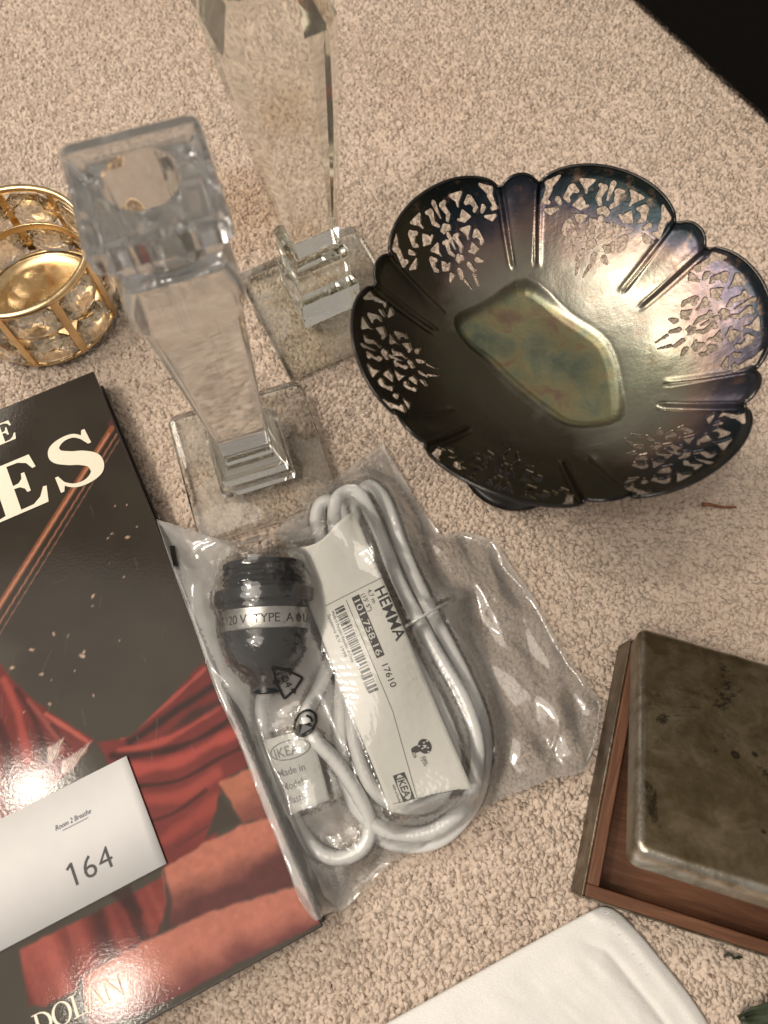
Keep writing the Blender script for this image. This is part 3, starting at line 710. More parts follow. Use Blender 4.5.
                       (((-0.10757, -0.00399, 0.01800), (-0.09097, -0.00234, 0.01800), (-0.07487, 0.00686, 0.01800)), .0046, (164, 66, 56), .8), (((-0.10310, -0.01299, 0.01800), (-0.09125, -0.00892, 0.01800), (-0.07880, 0.00016, 0.01800)), .0014, (66, 28, 26), .8), (((-0.09706, -0.02103, 0.01800), (-0.08476, -0.01299, 0.01800), (-0.07318, -0.00399, 0.01800)), .0046, (156, 62, 52), .8), (((-0.08912, -0.02263, 0.01800), (-0.07677, -0.01461, 0.01800)), .0012, (84, 36, 32), .6)): brush(P_, w_, c_, k_, mk)
    paint([(-0.09922, 0.02359, 0.01800), (-0.08877, 0.03372, 0.01800), (-0.07187, 0.04088, 0.01800), (-0.07077, 0.03819, 0.01800), (-0.08747, 0.02929, 0.01800)], L3(44, 38, 34), 0.0016, 0.8)
    # red cloth hanging below the card
    paint([(-0.13324, -0.05343, 0.01800), (-0.11176, -0.04364, 0.01800), (-0.09403, -0.03441, 0.01800), (-0.09126, -0.04554, 0.01800), (-0.09245, -0.05492, 0.01800), (-0.10936, -0.06412, 0.01800), (-0.12491, -0.07172, 0.01800)], folds(R(95), 110, 41, 0, (72, 30, 27), (128, 52, 45), (160, 76, 64)))
    paint([(-0.15108, -0.06230, 0.01800), (-0.13324, -0.05343, 0.01800), (-0.12491, -0.07172, 0.01800), (-0.12506, -0.07671, 0.01800), (-0.13770, -0.08235, 0.01800), (-0.14460, -0.08235, 0.01800)], folds(R(92), 120, 47, 0, (80, 36, 32), (132, 58, 50), (168, 84, 72)))
    paint([(-0.11631, -0.04096, 0.01800), (-0.10817, -0.03789, 0.01800), (-0.10153, -0.04818, 0.01800), (-0.10255, -0.05044, 0.01800), (-0.11069, -0.04554, 0.01800)], L3(52, 26, 24), 0.0014, 0.8)
    # rosy slabs
    def slab(P, top, bottom, a, b, seed):
        pa, pb = np.array(book_local(a)), np.array(book_local(b)); d = pb - pa; n = np.array([-d[1], d[0]]) / np.linalg.norm(d)
        h = np.clip(-((X - pa[0]) * n[0] + (Y - pa[1]) * n[1]) / 0.024, 0, 1)
        h = np.clip(h + 0.35 * (fbm(X * 90, Y * 90, seed, 3) - 0.5), 0, 1)[..., None]
        colr = (L3(*top) * (1 - sstep(0.25, 0.8, h)) + L3(*bottom) * sstep(0.25, 0.8, h)) * (0.84 + 0.32 * fbm(X * 420, Y * 420, seed + 5, 3))[..., None]
        paint(P, colr)
    slab([(-0.07326, 0.00308, 0.01800), (-0.05726, 0.01067, 0.01800), (-0.04644, -0.01015, 0.01800), (-0.06160, -0.01299, 0.01800)], (176, 104, 80), (124, 66, 58), (-0.07326, 0.00308, 0.01800), (-0.05726, 0.01067, 0.01800), 51)
    paint([(-0.07298, -0.00068, 0.01800), (-0.06291, -0.01299, 0.01800), (-0.07726, -0.01944, 0.01800), (-0.07445, -0.01055, 0.01800)], L3(64, 54, 46))
    slab([(-0.09472, -0.03169, 0.01800), (-0.07960, -0.02263, 0.01800), (-0.06281, -0.01461, 0.01800), (-0.04688, -0.01015, 0.01800), (-0.03411, -0.03673, 0.01800), (-0.06091, -0.04440, 0.01800), (-0.09043, -0.05418, 0.01800)], (182, 108, 88), (92, 46, 46), (-0.09472, -0.03169, 0.01800), (-0.04688, -0.01015, 0.01800), 57)
    paint([(-0.09484, -0.03052, 0.01800), (-0.08974, -0.04364, 0.01800), (-0.08945, -0.05566, 0.01800), (-0.09542, -0.05862, 0.01800), (-0.09210, -0.04554, 0.01800)], L3(62, 50, 44), 0.001, 0.9)
    slab([(-0.12409, -0.07172, 0.01800), (-0.10151, -0.06010, 0.01800), (-0.07331, -0.04818, 0.01800), (-0.03451, -0.03751, 0.01800), (-0.02602, -0.05194, 0.01800), (-0.05949, -0.06667, 0.01800), (-0.09490, -0.08375, 0.01800), (-0.11833, -0.09069, 0.01800)], (184, 110, 92), (112, 58, 56), (-0.12409, -0.07172, 0.01800), (-0.03451, -0.03751, 0.01800), 63)
    # lace collar
    lace = L3(186, 160, 150)[None, None] * (0.55 + 0.6 * (np.sin(X * 5200 + 9 * fbm(X * 300, Y * 300, 5, 2)) * np.sin(Y * 4600 + 7 * fbm(X * 260, Y * 260, 6, 2)) > -0.15))[..., None]
    paint([(-0.14423, 0.01195, 0.01800), (-0.13196, 0.02098, 0.01800), (-0.13405, 0.01623, 0.01800), (-0.14006, 0.00771, 0.01800), (-0.14428, 0.00602, 0.01800)], lace, 0.0004)
    paint([(-0.15230, 0.01795, 0.01800), (-0.14480, 0.02228, 0.01800), (-0.14639, 0.01451, 0.01800), (-0.14948, 0.01110, 0.01800)], lace, 0.0004)
    # staff
    def stroke(a, b, w, colr, k=1.0):
        nonlocal C
        d, t_ = seg_dist(X, Y, book_local(a), book_local(b)); a_ = (sstep(w, w * 0.55, d) * k)[..., None]
        C = C * (1 - a_) + colr * a_
    stroke((-0.14178, 0.17761, 0.01800), (-0.20421, 0.03908, 0.01800), 0.0019, L3(140, 84, 58)); stroke((-0.14292, 0.17415, 0.01800), (-0.20290, 0.04179, 0.01800), 0.0007, L3(196, 140, 110), 0.7)
    stroke((-0.13876, 0.17415, 0.01800), (-0.19869, 0.03908, 0.01800), 0.0006, L3(150, 98, 78), 0.9); stroke((-0.13649, 0.17244, 0.01800), (-0.19576, 0.03819, 0.01800), 0.0004, L3(140, 100, 82), 0.7)
    stroke((-0.14310, 0.17992, 0.01800), (-0.13543, 0.19518, 0.01800), 0.0016, L3(92, 58, 56), 0.7)
    # flecks, drifting petals and scratches of paint
    r2 = np.random.default_rng(4)
    for (px, py, sz, br) in [(*b, 1.0) for b in BITS]:
        a = r2.uniform(0, 6.28); dx, dy = math.cos(a), math.sin(a); q = px, py
        u = (X - q[0]) * dx + (Y - q[1]) * dy; v_ = -(X - q[0]) * dy + (Y - q[1]) * dx
        sd = np.hypot(u, v_ * 2.0) - sz * (0.75 + 0.9 * (fbm(X * 900 + px * 999, Y * 900, 12, 2) - 0.4))
        al = (sstep(0.0004, -0.0004, sd) * 0.9)[..., None]; C = C * (1 - al) + L3(200, 168, 146) * al
    for _ in range(34):
        ax, ay = r2.uniform(-0.13, -0.015), r2.uniform(-0.21, -0.075); a = R(62) + r2.normal(0, 0.35); ln_ = r2.uniform(0.003, 0.012)
        d, t_ = seg_dist(X, Y, (ax, ay), (ax + ln_ * math.cos(a), ay + ln_ * math.sin(a))); al = (sstep(0.0005, 0.0001, d) * r2.uniform(.06, .22))[..., None]
        C = C * (1 - al) + L3(128, 110, 96) * al
    g_ = C.mean(-1, keepdims=True); C = (g_ + (C - g_) * 0.92) * 0.90
    Z = BOOK_T + 0.00012 + 0.00018 * fbm(X * 14, Y * 14, 77, 2)
    V = np.stack([X, Y, Z], -1).reshape(-1, 3)
    me = bpy.data.meshes.new('cover_print'); me.from_pydata(V.tolist(), [], [(a, b, c, d) for a, b, c, d in grid_faces(nx, ny)]); me.update()
    ca = me.color_attributes.new('print', 'FLOAT_COLOR', 'POINT')
    ca.data.foreach_set('color', np.concatenate([np.clip(C, 0, 1).reshape(-1, 3), np.ones((nx * ny, 1))], 1).ravel().astype(np.float32))
    t = MT('glossy_print'); t.set(Roughness=0.20, Specular_IOR_Level=0.13)
    at = t.node('ShaderNodeAttribute', attribute_name='print'); t.l(at.outputs['Color'], t.b.inputs['Base Color'])
    v = t.coords(); n = t.noise(v, 750, 4, 0.62)
    t.l(t.ramp(t.noise(v, 30, 4), [(0.3, 0.045), (0.7, 0.085)]), t.b.inputs['Roughness']); t.bump(n, 0.000026)
    link('cover_print', me, t.m, e, True)
    # ---- serif lettering
    cream = MT('cream_ink'); cream.set(Base_Color=lin(226, 218, 196), Roughness=0.28); cream.bump(cream.noise(cream.coords(), 700, 4), 0.0001)
    zt = BOOK_T + 0.00055
    def glyph(ch, parts, cx, cy, h, ang=0.0):
        c, s = math.cos(ang), math.sin(ang); allV = []; allF = []
        for i, pts in enumerate(parts):
            Vp, Fp = poly_geo(pts); o = len(allV)
            allV += [(cx + h * (p[0] * c - p[1] * s), cy + h * (p[0] * s + p[1] * c), zt + 0.00002 * i) for p in Vp]; allF += [tuple(q + o for q in f) for f in Fp]
        mesh('letter', allV, allF, cream.m, e)
    def ribbon(P, W, n=7):
        Pc = catmull([(p[0], p[1], w) for p, w in zip(P, W)], n); out_l = []; out_r = []
        for i in range(len(Pc)):
            a = Pc[max(i - 1, 0)][:2]; b = Pc[min(i + 1, len(Pc) - 1)][:2]; d = (b - a) / np.linalg.norm(b - a); nn = np.array([-d[1], d[0]])
            out_l.append(Pc[i][:2] + nn * Pc[i][2] / 2); out_r.append(Pc[i][:2] - nn * Pc[i][2] / 2)
        return [tuple(p) for p in out_l] + [tuple(p) for p in out_r[::-1]]
    E_ = [[(0, 0), (.86, 0), (.92, .30), (.86, .31), (.76, .15), (.62, .065), (.40, .06), (.40, .48), (.50, .47), (.57, .41), (.59, .33), (.65, .33), (.65, .71), (.59, .71), (.57, .61), (.50, .55), (.40, .54), (.40, .94), (.60, .93), (.73, .86), (.80, .72), (.86, .73), (.82, 1.0), (0, 1.0), (0, .955), (.13, .93), (.13, .07), (0, .045)]]
    S_ = [ribbon([(.66, .80), (.52, .945), (.34, .955), (.19, .86), (.19, .70), (.34, .575), (.52, .48), (.66, .34), (.65, .14), (.48, .035), (.28, .05), (.12, .19), (.075, .30)], [.05, .07, .09, .16, .23, .25, .26, .25, .19, .10, .07, .05, .03]),
          [(.655, .985), (.705, .985), (.725, .69), (.675, .69), (.60, .83)], [(.055, .33), (.10, .33), (.165, .17), (.11, .02), (.06, .02)]]
    S_ = [[(p[0] * 1.14, p[1]) for p in poly_] for poly_ in S_]
    def bowlr(cx, cy, rx, ry, wx, wy, a0=0, a1=360, n=40):
        o = [(cx + rx * math.cos(R(a0 + (a1 - a0) * k / n)), cy + ry * math.sin(R(a0 + (a1 - a0) * k / n))) for k in range(n + 1)]
        i = [(cx + (rx - wx) * math.cos(R(a0 + (a1 - a0) * k / n)), cy + (ry - wy) * math.sin(R(a0 + (a1 - a0) * k / n))) for k in range(n + 1)]
        return o + i[::-1]
    stem = lambda x, w=.13: [(x, 0.03), (x + w, 0.03), (x + w, .97), (x, .97)]
    sf = lambda x, y, w=.30: [(x, y), (x + w, y), (x + w, y + .04), (x, y + .04)]
    D_ = [stem(.12, .14), sf(0, 0), sf(0, .96), bowlr(.30, .5, .58, .50, .15, .05, -90, 90), [(.2, 0), (.31, 0), (.31, .05), (.2, .05)], [(.2, .95), (.31, .95), (.31, 1), (.2, 1)]]
    O_ = [bowlr(.48, .5, .48, .52, .15, .05, 0, 180), bowlr(.48, .5, .48, .52, .15, .05, 180, 360)]
    L_ = [stem(.12, .14), sf(0, .96, .38), [(0, 0), (.70, 0), (.74, .28), (.69, .28), (.60, .06), (0, .045)]]
    A_ = [[(.13, .03), (.43, 1.02), (.47, .90), (.20, .03)], [(.43, 1.02), (.50, 1.02), (.88, .03), (.71, .03)], sf(.02, 0, .28), sf(.58, 0, .40), [(.24, .33), (.62, .33), (.60, .38), (.26, .38)]]
    N_ = [stem(.12, .05), [(.10, .98), (.26, .98), (.86, .0), (.80, .0)], stem(.80, .05), sf(.02, 0, .26), sf(0, .95, .22), sf(.70, .95, .28)]
    for ch, sh, a, hgt, an in LETTERS:
        glyph(ch, {'E': E_, 'S': S_, 'D': D_, 'O': O_, 'L': L_, 'A': A_, 'N': N_}[sh], a[0], a[1], hgt, an)
    tag(e, 'large hardback book with black jacket, cream capitals and red drapery print', 'book')
# small paint flecks on the jacket, book-local metres (x, y, size)
BITS = [book_local(p) + (s_,) for p, s_ in (((-0.13478, 0.11945, 0.01800), .0010), ((-0.13650, 0.11737, 0.01800), .0006), ((-0.12667, 0.11789, 0.01800), .0013), ((-0.12630, 0.09746, 0.01800), .0007), ((-0.14014, 0.08802, 0.01800), .0011), ((-0.13951, 0.08311, 0.01800), .0005), ((-0.15624, 0.06961, 0.01800), .0011), ((-0.14948, 0.06866, 0.01800), .0007), ((-0.14159, 0.05924, 0.01800), .0018), ((-0.14090, 0.06111, 0.01800), .0010), ((-0.16547, 0.06205, 0.01800), .0015), ((-0.15909, 0.05090, 0.01800), .0011), ((-0.15449, 0.04815, 0.01800), .0006), ((-0.13361, 0.04088, 0.01800), .0010), ((-0.12460, 0.06629, 0.01800), .0005), ((-0.15335, 0.03729, 0.01800), .0010), ((-0.17350, 0.05367, 0.01800), .0014), ((-0.12279, 0.12311, 0.01800), .0006), ((-0.13505, 0.13425, 0.01800), .0006), ((-0.12909, 0.13478, 0.01800), .0006), ((-0.14392, 0.05228, 0.01800), .0004), ((-0.16472, 0.03372, 0.01800), .0008), ((-0.13396, 0.10452, 0.01800), .0004))]
def LP(p, ch, sh, h, an=0.0): return (ch, sh, book_local(p), h, an)
LETTERS = [LP((-0.19125, 0.12522, 0.01800), 'E', 'E', 0.0295), LP((-0.16445, 0.13963, 0.01800), 'S', 'S', 0.0300), LP((-0.19986, 0.16674, 0.01800), 'E', 'E', 0.0120),
           LP((-0.13884, -0.09343, 0.01800), 'D', 'D', 0.0084), LP((-0.13207, -0.09034, 0.01800), 'O', 'O', 0.0084), LP((-0.12489, -0.08689, 0.01800), 'L', 'L', 0.0084), LP((-0.11991, -0.08480, 0.01800), 'A', 'A', 0.0084), LP((-0.11264, -0.08130, 0.01800), 'N', 'N', 0.0084)]
build_book()

# ------------------------------------------------------------------ numbered card on the book
def build_card():
    a = math.atan2(*(np.array((-0.11525, 0.01449, 0.01850)) - np.array((-0.09256, -0.03047, 0.01850)))[[1, 0]]) - math.pi / 2
    tr = np.array((-0.11522, 0.01449, 0.01860)); e = empty('number_card', (tr[0], tr[1], 0.01875), a)
    paper = MT('card_stock'); paper.set(Roughness=0.85, Specular_IOR_Level=0.15); paper.l(paper.ramp(paper.noise(paper.coords(), 60, 4), [(0.3, (0.68, 0.675, 0.68, 1)), (0.7, (0.72, 0.715, 0.715, 1))]), paper.b.inputs['Base Color'])
    ink = plain('card_ink', (0.012, 0.012, 0.014, 1), 0.5); grey = plain('card_ink_grey', (0.10, 0.10, 0.13, 1), 0.5)
    n = 24; V = []; F = []
    for i in range(n):
        x = -0.089 + 0.089 * i / (n - 1)
        for y in (-0.0492, 0.0): V.append((x, y, 0.00035 + 0.0005 * (i / (n - 1)) ** 6))
    F = grid_faces(n, 2); c = mesh('card', V, F, paper.m, e, True); s = c.modifiers.new('thickness', 'SOLIDIFY'); s.thickness = 0.00028; s.offset = -1
    def at(p): d = np.array(p[:2]) - tr[:2]; return d[0] * math.cos(a) + d[1] * math.sin(a), -d[0] * math.sin(a) + d[1] * math.cos(a)
    o = at((-0.13249, -0.03898, 0.01860)); Vt, Ft = text_geo('64', 0.0132, -0.006, 0, 1.10)
    one = poly_geo([(0.0022, 0), (0.0033, 0), (0.0033, 0.0095), (0.0024, 0.0095), (0.0002, 0.0079), (0.0008, 0.0071), (0.0022, 0.0081)])
    Vt, Ft = merge([one, (Vt + np.array([0.0062, 0, 0]), Ft)])
    print_on('number', Vt, Ft, lambda x, y: (o[0] + x, o[1] + y, 0.00062), ink, e)
    o2 = at((-0.14253, -0.01660, 0.01860)); Vt, Ft = text_geo('Room 2 Breathe', 0.0031, 0.0, 0.35, 1.0)
    w = max(v[0] for v in Vt)
    print_on('small_print', Vt, Ft, lambda x, y: (o2[0] + x * 0.0165 / w, o2[1] + y, 0.00062), grey, e)
    Vr, Fr = rect_geo(0.0028, 0.0145, -0.0013, -0.00105); print_on('underline', Vr, Fr, lambda x, y: (o2[0] + x, o2[1] + y, 0.00062), grey, e)
    tag(e, 'white paper card printed with the number 164, lying on the book', 'card')
build_card()

# ------------------------------------------------------------------ metal box with wooden lining, hinged lid ajar
def tarnish_mat(name, dark, mid, light, W, D, spots=()):
    t = MT(name); t.set(Metallic=1.0); v = t.coords()
    n1 = t.noise(v, 60, 9, 0.72, 0.3); n2 = t.noise(v, 420, 6, 0.7); n3 = t.noise(v, 22, 9, 0.75, 0.6)
    c = t.ramp(n1, [(0.30, dark), (0.48, mid), (0.66, light)])
    c = t.mix(t.ramp(n3, [(0.575, 0.0), (0.62, 0.8)]), c, (0.030, 0.026, 0.020, 1)); c = t.mix(t.ramp(n2, [(0.62, 0.0), (0.75, 0.35)]), c, (0.30, 0.26, 0.20, 1))
    sp = t.node('ShaderNodeSeparateXYZ'); t.l(v, sp.inputs[0])
    ed = t.math('MINIMUM', t.math('ADD', sp.outputs[0], 0.001), t.math('MINIMUM', t.math('ADD', sp.outputs[1], D), t.math('MULTIPLY', sp.outputs[1], -1.0)))
    ed = t.math('ABSOLUTE', t.math('SUBTRACT', ed, 0.0014))
    worn = t.math('MULTIPLY', t.ramp(t.math('MULTIPLY', ed, 300.0), [(0.12, 1.0), (0.55, 0.0)]), t.ramp(n1, [(0.38, 0.10), (0.58, 1.0)]))
    if not spots: worn = t.math('MULTIPLY', worn, 0.15)
    c = t.mix(worn, c, (0.56, 0.53, 0.47, 1))
    for (x, y, r) in spots:
        vm = t.node('ShaderNodeVectorMath', operation='DISTANCE'); vm.inputs[1].default_value = (x, y, 0.0105); t.l(v, vm.inputs[0])
        c = t.mix(t.ramp(t.math('DIVIDE', vm.outputs['Value'], r), [(0.0, 1.0), (0.35, 0.2), (0.55, 0.9), (0.85, 0.75), (1.0, 0.0)]), c, (0.03, 0.028, 0.024, 1))
    t.l(c, t.b.inputs['Base Color']); t.l(t.math('SUBTRACT', t.ramp(n1, [(0.3, 0.34), (0.7, 0.48)]), t.math('MULTIPLY', worn, 0.2)), t.b.inputs['Roughness']); t.bump(n2, 0.00022)
    return t.m

def build_box():
    fl = (0.08426, -0.04163, 0.02210); a = R(-16.6); W, D, H = 0.168, 0.1118, 0.0205
    e = empty('metal_box', (fl[0], fl[1], 0.0), a)
    wood = MT('lining_wood'); wood.set(Roughness=0.55); v = wood.coords('Object', (14, 160, 160)); n = wood.noise(v, 3.0, 5, 0.6, 0.6)
    wood.l(wood.ramp(n, [(0.3, (0.098, 0.036, 0.015, 1)), (0.5, (0.132, 0.052, 0.022, 1)), (0.7, (0.180, 0.078, 0.037, 1))]), wood.b.inputs['Base Color']); wood.bump(n, 0.0003)
    wood2 = MT('lining_wood_side'); wood2.set(Roughness=0.55); v = wood2.coords('Object', (160, 14, 160)); n = wood2.noise(v, 3.0, 5, 0.6, 0.6)
    wood2.l(wood2.ramp(n, [(0.3, (0.098, 0.036, 0.015, 1)), (0.5, (0.132, 0.052, 0.022, 1)), (0.7, (0.180, 0.078, 0.037, 1))]), wood2.b.inputs['Base Color']); wood2.bump(n, 0.0003)
    met = tarnish_mat('tarnished_side', (0.07, 0.055, 0.04, 1), (0.17, 0.135, 0.095, 1), (0.34, 0.30, 0.24, 1), W, D)
    m = 0.0011; q = 0.0050
    box('front_panel', -m, W + m, -m, -0.00005, 0.001, H, met, e, 0.0003); box('back_panel', -m, W + m, D + 0.00005, D + m, 0.001, H, met, e, 0.0003)
    box('side_panel', -m, -0.00005, 0.0, D, 0.001, H, met, e, 0.0003); box('side_panel', W + 0.00005, W + m, 0.0, D, 0.001, H, met, e, 0.0003)
    z1 = H + 0.0016
    box('lining_board', 0.0, W, 0.0, q, 0.002, z1, wood.m, e, 0.0005); box('lining_board', 0.0, W, D - q, D, 0.002, z1, wood.m, e, 0.0005)
    box('lining_board', 0.0, q, q + 0.00005, D - q - 0.00005, 0.002, z1, wood2.m, e, 0.0005); box('lining_board', W - q, W, q + 0.00005, D - q - 0.00005, 0.002, z1, wood2.m, e, 0.0005)
    box('floor_board', q + .00005, W - q - .00005, q + .00005, D - q - .00005, 0.0022, 0.0045, wood.m, e)
    box('divider', 0.084, 0.0868, q + 0.0001, D - q - 0.0001, 0.0046, z1 - 0.004, wood2.m, e, 0.0004)
    # hinge along the back
    Vh, Fh = tube([(x, D + 0.0024, H + 0.0004) for x in np.linspace(0.012, W - 0.012, 20)], 0.0016, 12); mesh('hinge', Vh, Fh, met, e, True)
    # lid: pressed metal shell with soft shoulders, hinged at the back and standing open
    LD, LW, LT = 0.1080, 0.170, 0.0112
    cx, hy = LW / 2 - 0.001, LD / 2
    def rrect(inset, z, rad, n=7):
        hx, hh = LW / 2 - inset, hy - inset; out = []
        for q, (sx, sy) in enumerate(((1, 1), (-1, 1), (-1, -1), (1, -1))):
            for k in range(n):
                a_ = math.pi / 2 * (q + k / (n - 1)); out.append((cx + sx * (hx - rad) + rad * math.cos(a_), -hy + 0.0006 + sy * (hh - rad) + rad * math.sin(a_), z))
        return out
    rings = [rrect(0, 0, 0.0045), rrect(0, LT - 0.0034, 0.0045)]
    rings += [rrect(0.0034 * (1 - math.cos(a_)), LT - 0.0034 * (1 - math.sin(a_)), max(0.0045 - 0.0030 * (1 - math.cos(a_)), 0.001)) for a_ in np.linspace(0, math.pi / 2, 7)[1:]]
    rings += [rrect(0.0034 + d_, LT + 0.0004 * min(d_ / 0.02, 1), 0.0016) for d_ in (0.003, 0.008, 0.016, 0.026, 0.038)]
    mm = 28; Vl = [p for r_ in rings for p in r_]; Fl = []
    for i in range(len(rings) - 1):
        for j in range(mm): Fl.append((i * mm + j, i * mm + (j + 1) % mm, (i + 1) * mm + (j + 1) % mm, (i + 1) * mm + j))
    Fl.append(tuple(range((len(rings) - 1) * mm, len(rings) * mm)))
    lidm = tarnish_mat('tarnished_lid', (0.105, 0.078, 0.040, 1), (0.180, 0.138, 0.076, 1), (0.290, 0.235, 0.155, 1), LW, LD,
        [(0.038, -0.055, 0.0024), (0.046, -0.052, 0.0018), (0.066, -0.068, 0.0020), (0.062, -0.082, 0.0022), (0.064, -0.030, 0.0020), (0.046, -0.085, 0.0015), (0.030, -0.056, 0.0013)])
    lid = mesh('lid', Vl, Fl, lidm, e, True); lid.data.set_sharp_from_angle(angle=R(50))
    lid.location = (0, D, H + 0.0018); lid.rotation_euler = (R(-28.0), 0, 0)
    s = lid.modifiers.new('shell', 'SOLIDIFY'); s.thickness = 0.0011; s.offset = -1
    box('lid_lining', 0.0022, LW - 0.0042, -LD + 0.0034, -0.0028, 0.0014, 0.0088, wood.m, lid, 0.0005)
    tag(e, 'tarnished metal box lined with brown wood, its hinged lid standing ajar', 'box')
build_box()

# ------------------------------------------------------------------ white satin pouch
def build_pouch():
    e = empty('satin_pouch', (0.0, 0.0, 0.0))
    n, m = 130, 150
    top = [(-0.03453, -0.11001, 0.00400), (0.00335, -0.09133, 0.00400), (0.04978, -0.06925, 0.00400), (0.07650, -0.05666, 0.00400), (0.09011, -0.05044, 0.00400), (0.09602, -0.04808, 0.00400)]
    right = catmull([(0.09602, -0.04808, 0.00400), (0.10244, -0.04965, 0.00400), (0.11114, -0.05782, 0.00400), (0.12168, -0.07075, 0.00400), (0.13044, -0.08188, 0.00400), (0.13796, -0.09420, 0.00400), (0.14551, -0.11001, 0.00400), (0.15146, -0.12864, 0.00400)], 8)
    left = [(-0.03453, -0.11001, 0.00400), (-0.00943, -0.15129, 0.00400)]
    bottom = [(-0.00943, -0.15129, 0.00400), (0.06963, -0.14493, 0.00400), (0.15146, -0.12864, 0.00400)]
    G = coons([p[:2] for p in top], [p[:2] for p in right], [p[:2] for p in bottom], [p[:2] for p in left], n, m)
    # crowd grid lines towards the edges so the rolled border stays smooth
    X, Y = G[..., 0], G[..., 1]
    rp = [tuple(p[:2]) for p in right]; dr = np.full(X.shape, 1e9)
    for i in range(len(rp) - 1): dr = np.minimum(dr, seg_dist(X, Y, rp[i], rp[i + 1])[0])
    dt = np.full(X.shape, 1e9)
    for i in range(len(top) - 1): dt = np.minimum(dt, seg_dist(X, Y, top[i], top[i + 1])[0])
    d = np.minimum(dr, dt)
    Z = 0.0006 + 0.0024 * np.sqrt(np.clip(1 - np.clip(1 - d / 0.0075, 0, 1) ** 2, 0, 1)) + 0.0007 * np.exp(-((dr - 0.0050) / 0.0022) ** 2) + 0.0020 * (1 - np.exp(-d / 0.025))
    Z += 0.0016 * sstep(0.0150, 0.0240, dr) * sstep(0.0, 0.02, dt) - 0.0012 * np.exp(-((dr - 0.0160) / 0.0014) ** 2) * sstep(0.004, 0.02, dt)
    Z += 0.0042 * (fbm(X * 28, Y * 28, 19, 3) - 0.5) * sstep(0, 0.01, d) + 0.0014 * (fbm((X * 0.8 + Y) * 150, (X - Y) * 26, 23, 3) - 0.5) * sstep(0.004, 0.02, d)
    t = MT('white_satin'); t.set(Base_Color=(0.80, 0.79, 0.765, 1), Roughness=0.30, Specular_IOR_Level=0.5)
    t.b.inputs['Sheen Weight'].default_value = 0.25; t.b.inputs['Anisotropic'].default_value = 0.5
    v = t.coords('Object', (700, 2600, 700)); wv = t.noise(v, 1.0, 3); t.bump(wv, 0.00026)
    Vt = np.stack([X, Y, Z], -1).reshape(-1, 3)
    o = mesh('cover', Vt, grid_faces(n, m), t.m, e, True)
    s = o.modifiers.new('cloth', 'SOLIDIFY'); s.thickness = 0.0012; s.offset = -1
    # row of short machine stitches beside the seam
    from_p, to_p = np.array((0.09760, -0.05079, 0.01000)), np.array((0.11209, -0.07367, 0.01000))
    th_ = MT('stitch_thread'); th_.set(Base_Color=(0.85, 0.85, 0.85, 1), Roughness=0.4); th_.bump(th_.noise(th_.coords(), 3000, 2), 0.0001)
    k = 7
    for i in range(k):
        p = from_p + (to_p - from_p) * i / (k - 1)
        j = np.argmin((X - p[0]) ** 2 + (Y - p[1]) ** 2); z = Z.ravel()[j]
        dxy = np.array([0.0011, 0.0007])
        Vs, Fs = tube([(p[0] - dxy[0], p[1] - dxy[1], z - 0.0002), (p[0], p[1], z + 0.0005), (p[0] + dxy[0], p[1] + dxy[1], z - 0.0002)], 0.00028, 6); mesh('stitch', Vs, Fs, th_.m, e, True)
    tag(e, 'white satin pouch with a stitched rounded corner beside the metal box', 'pouch')
build_pouch()

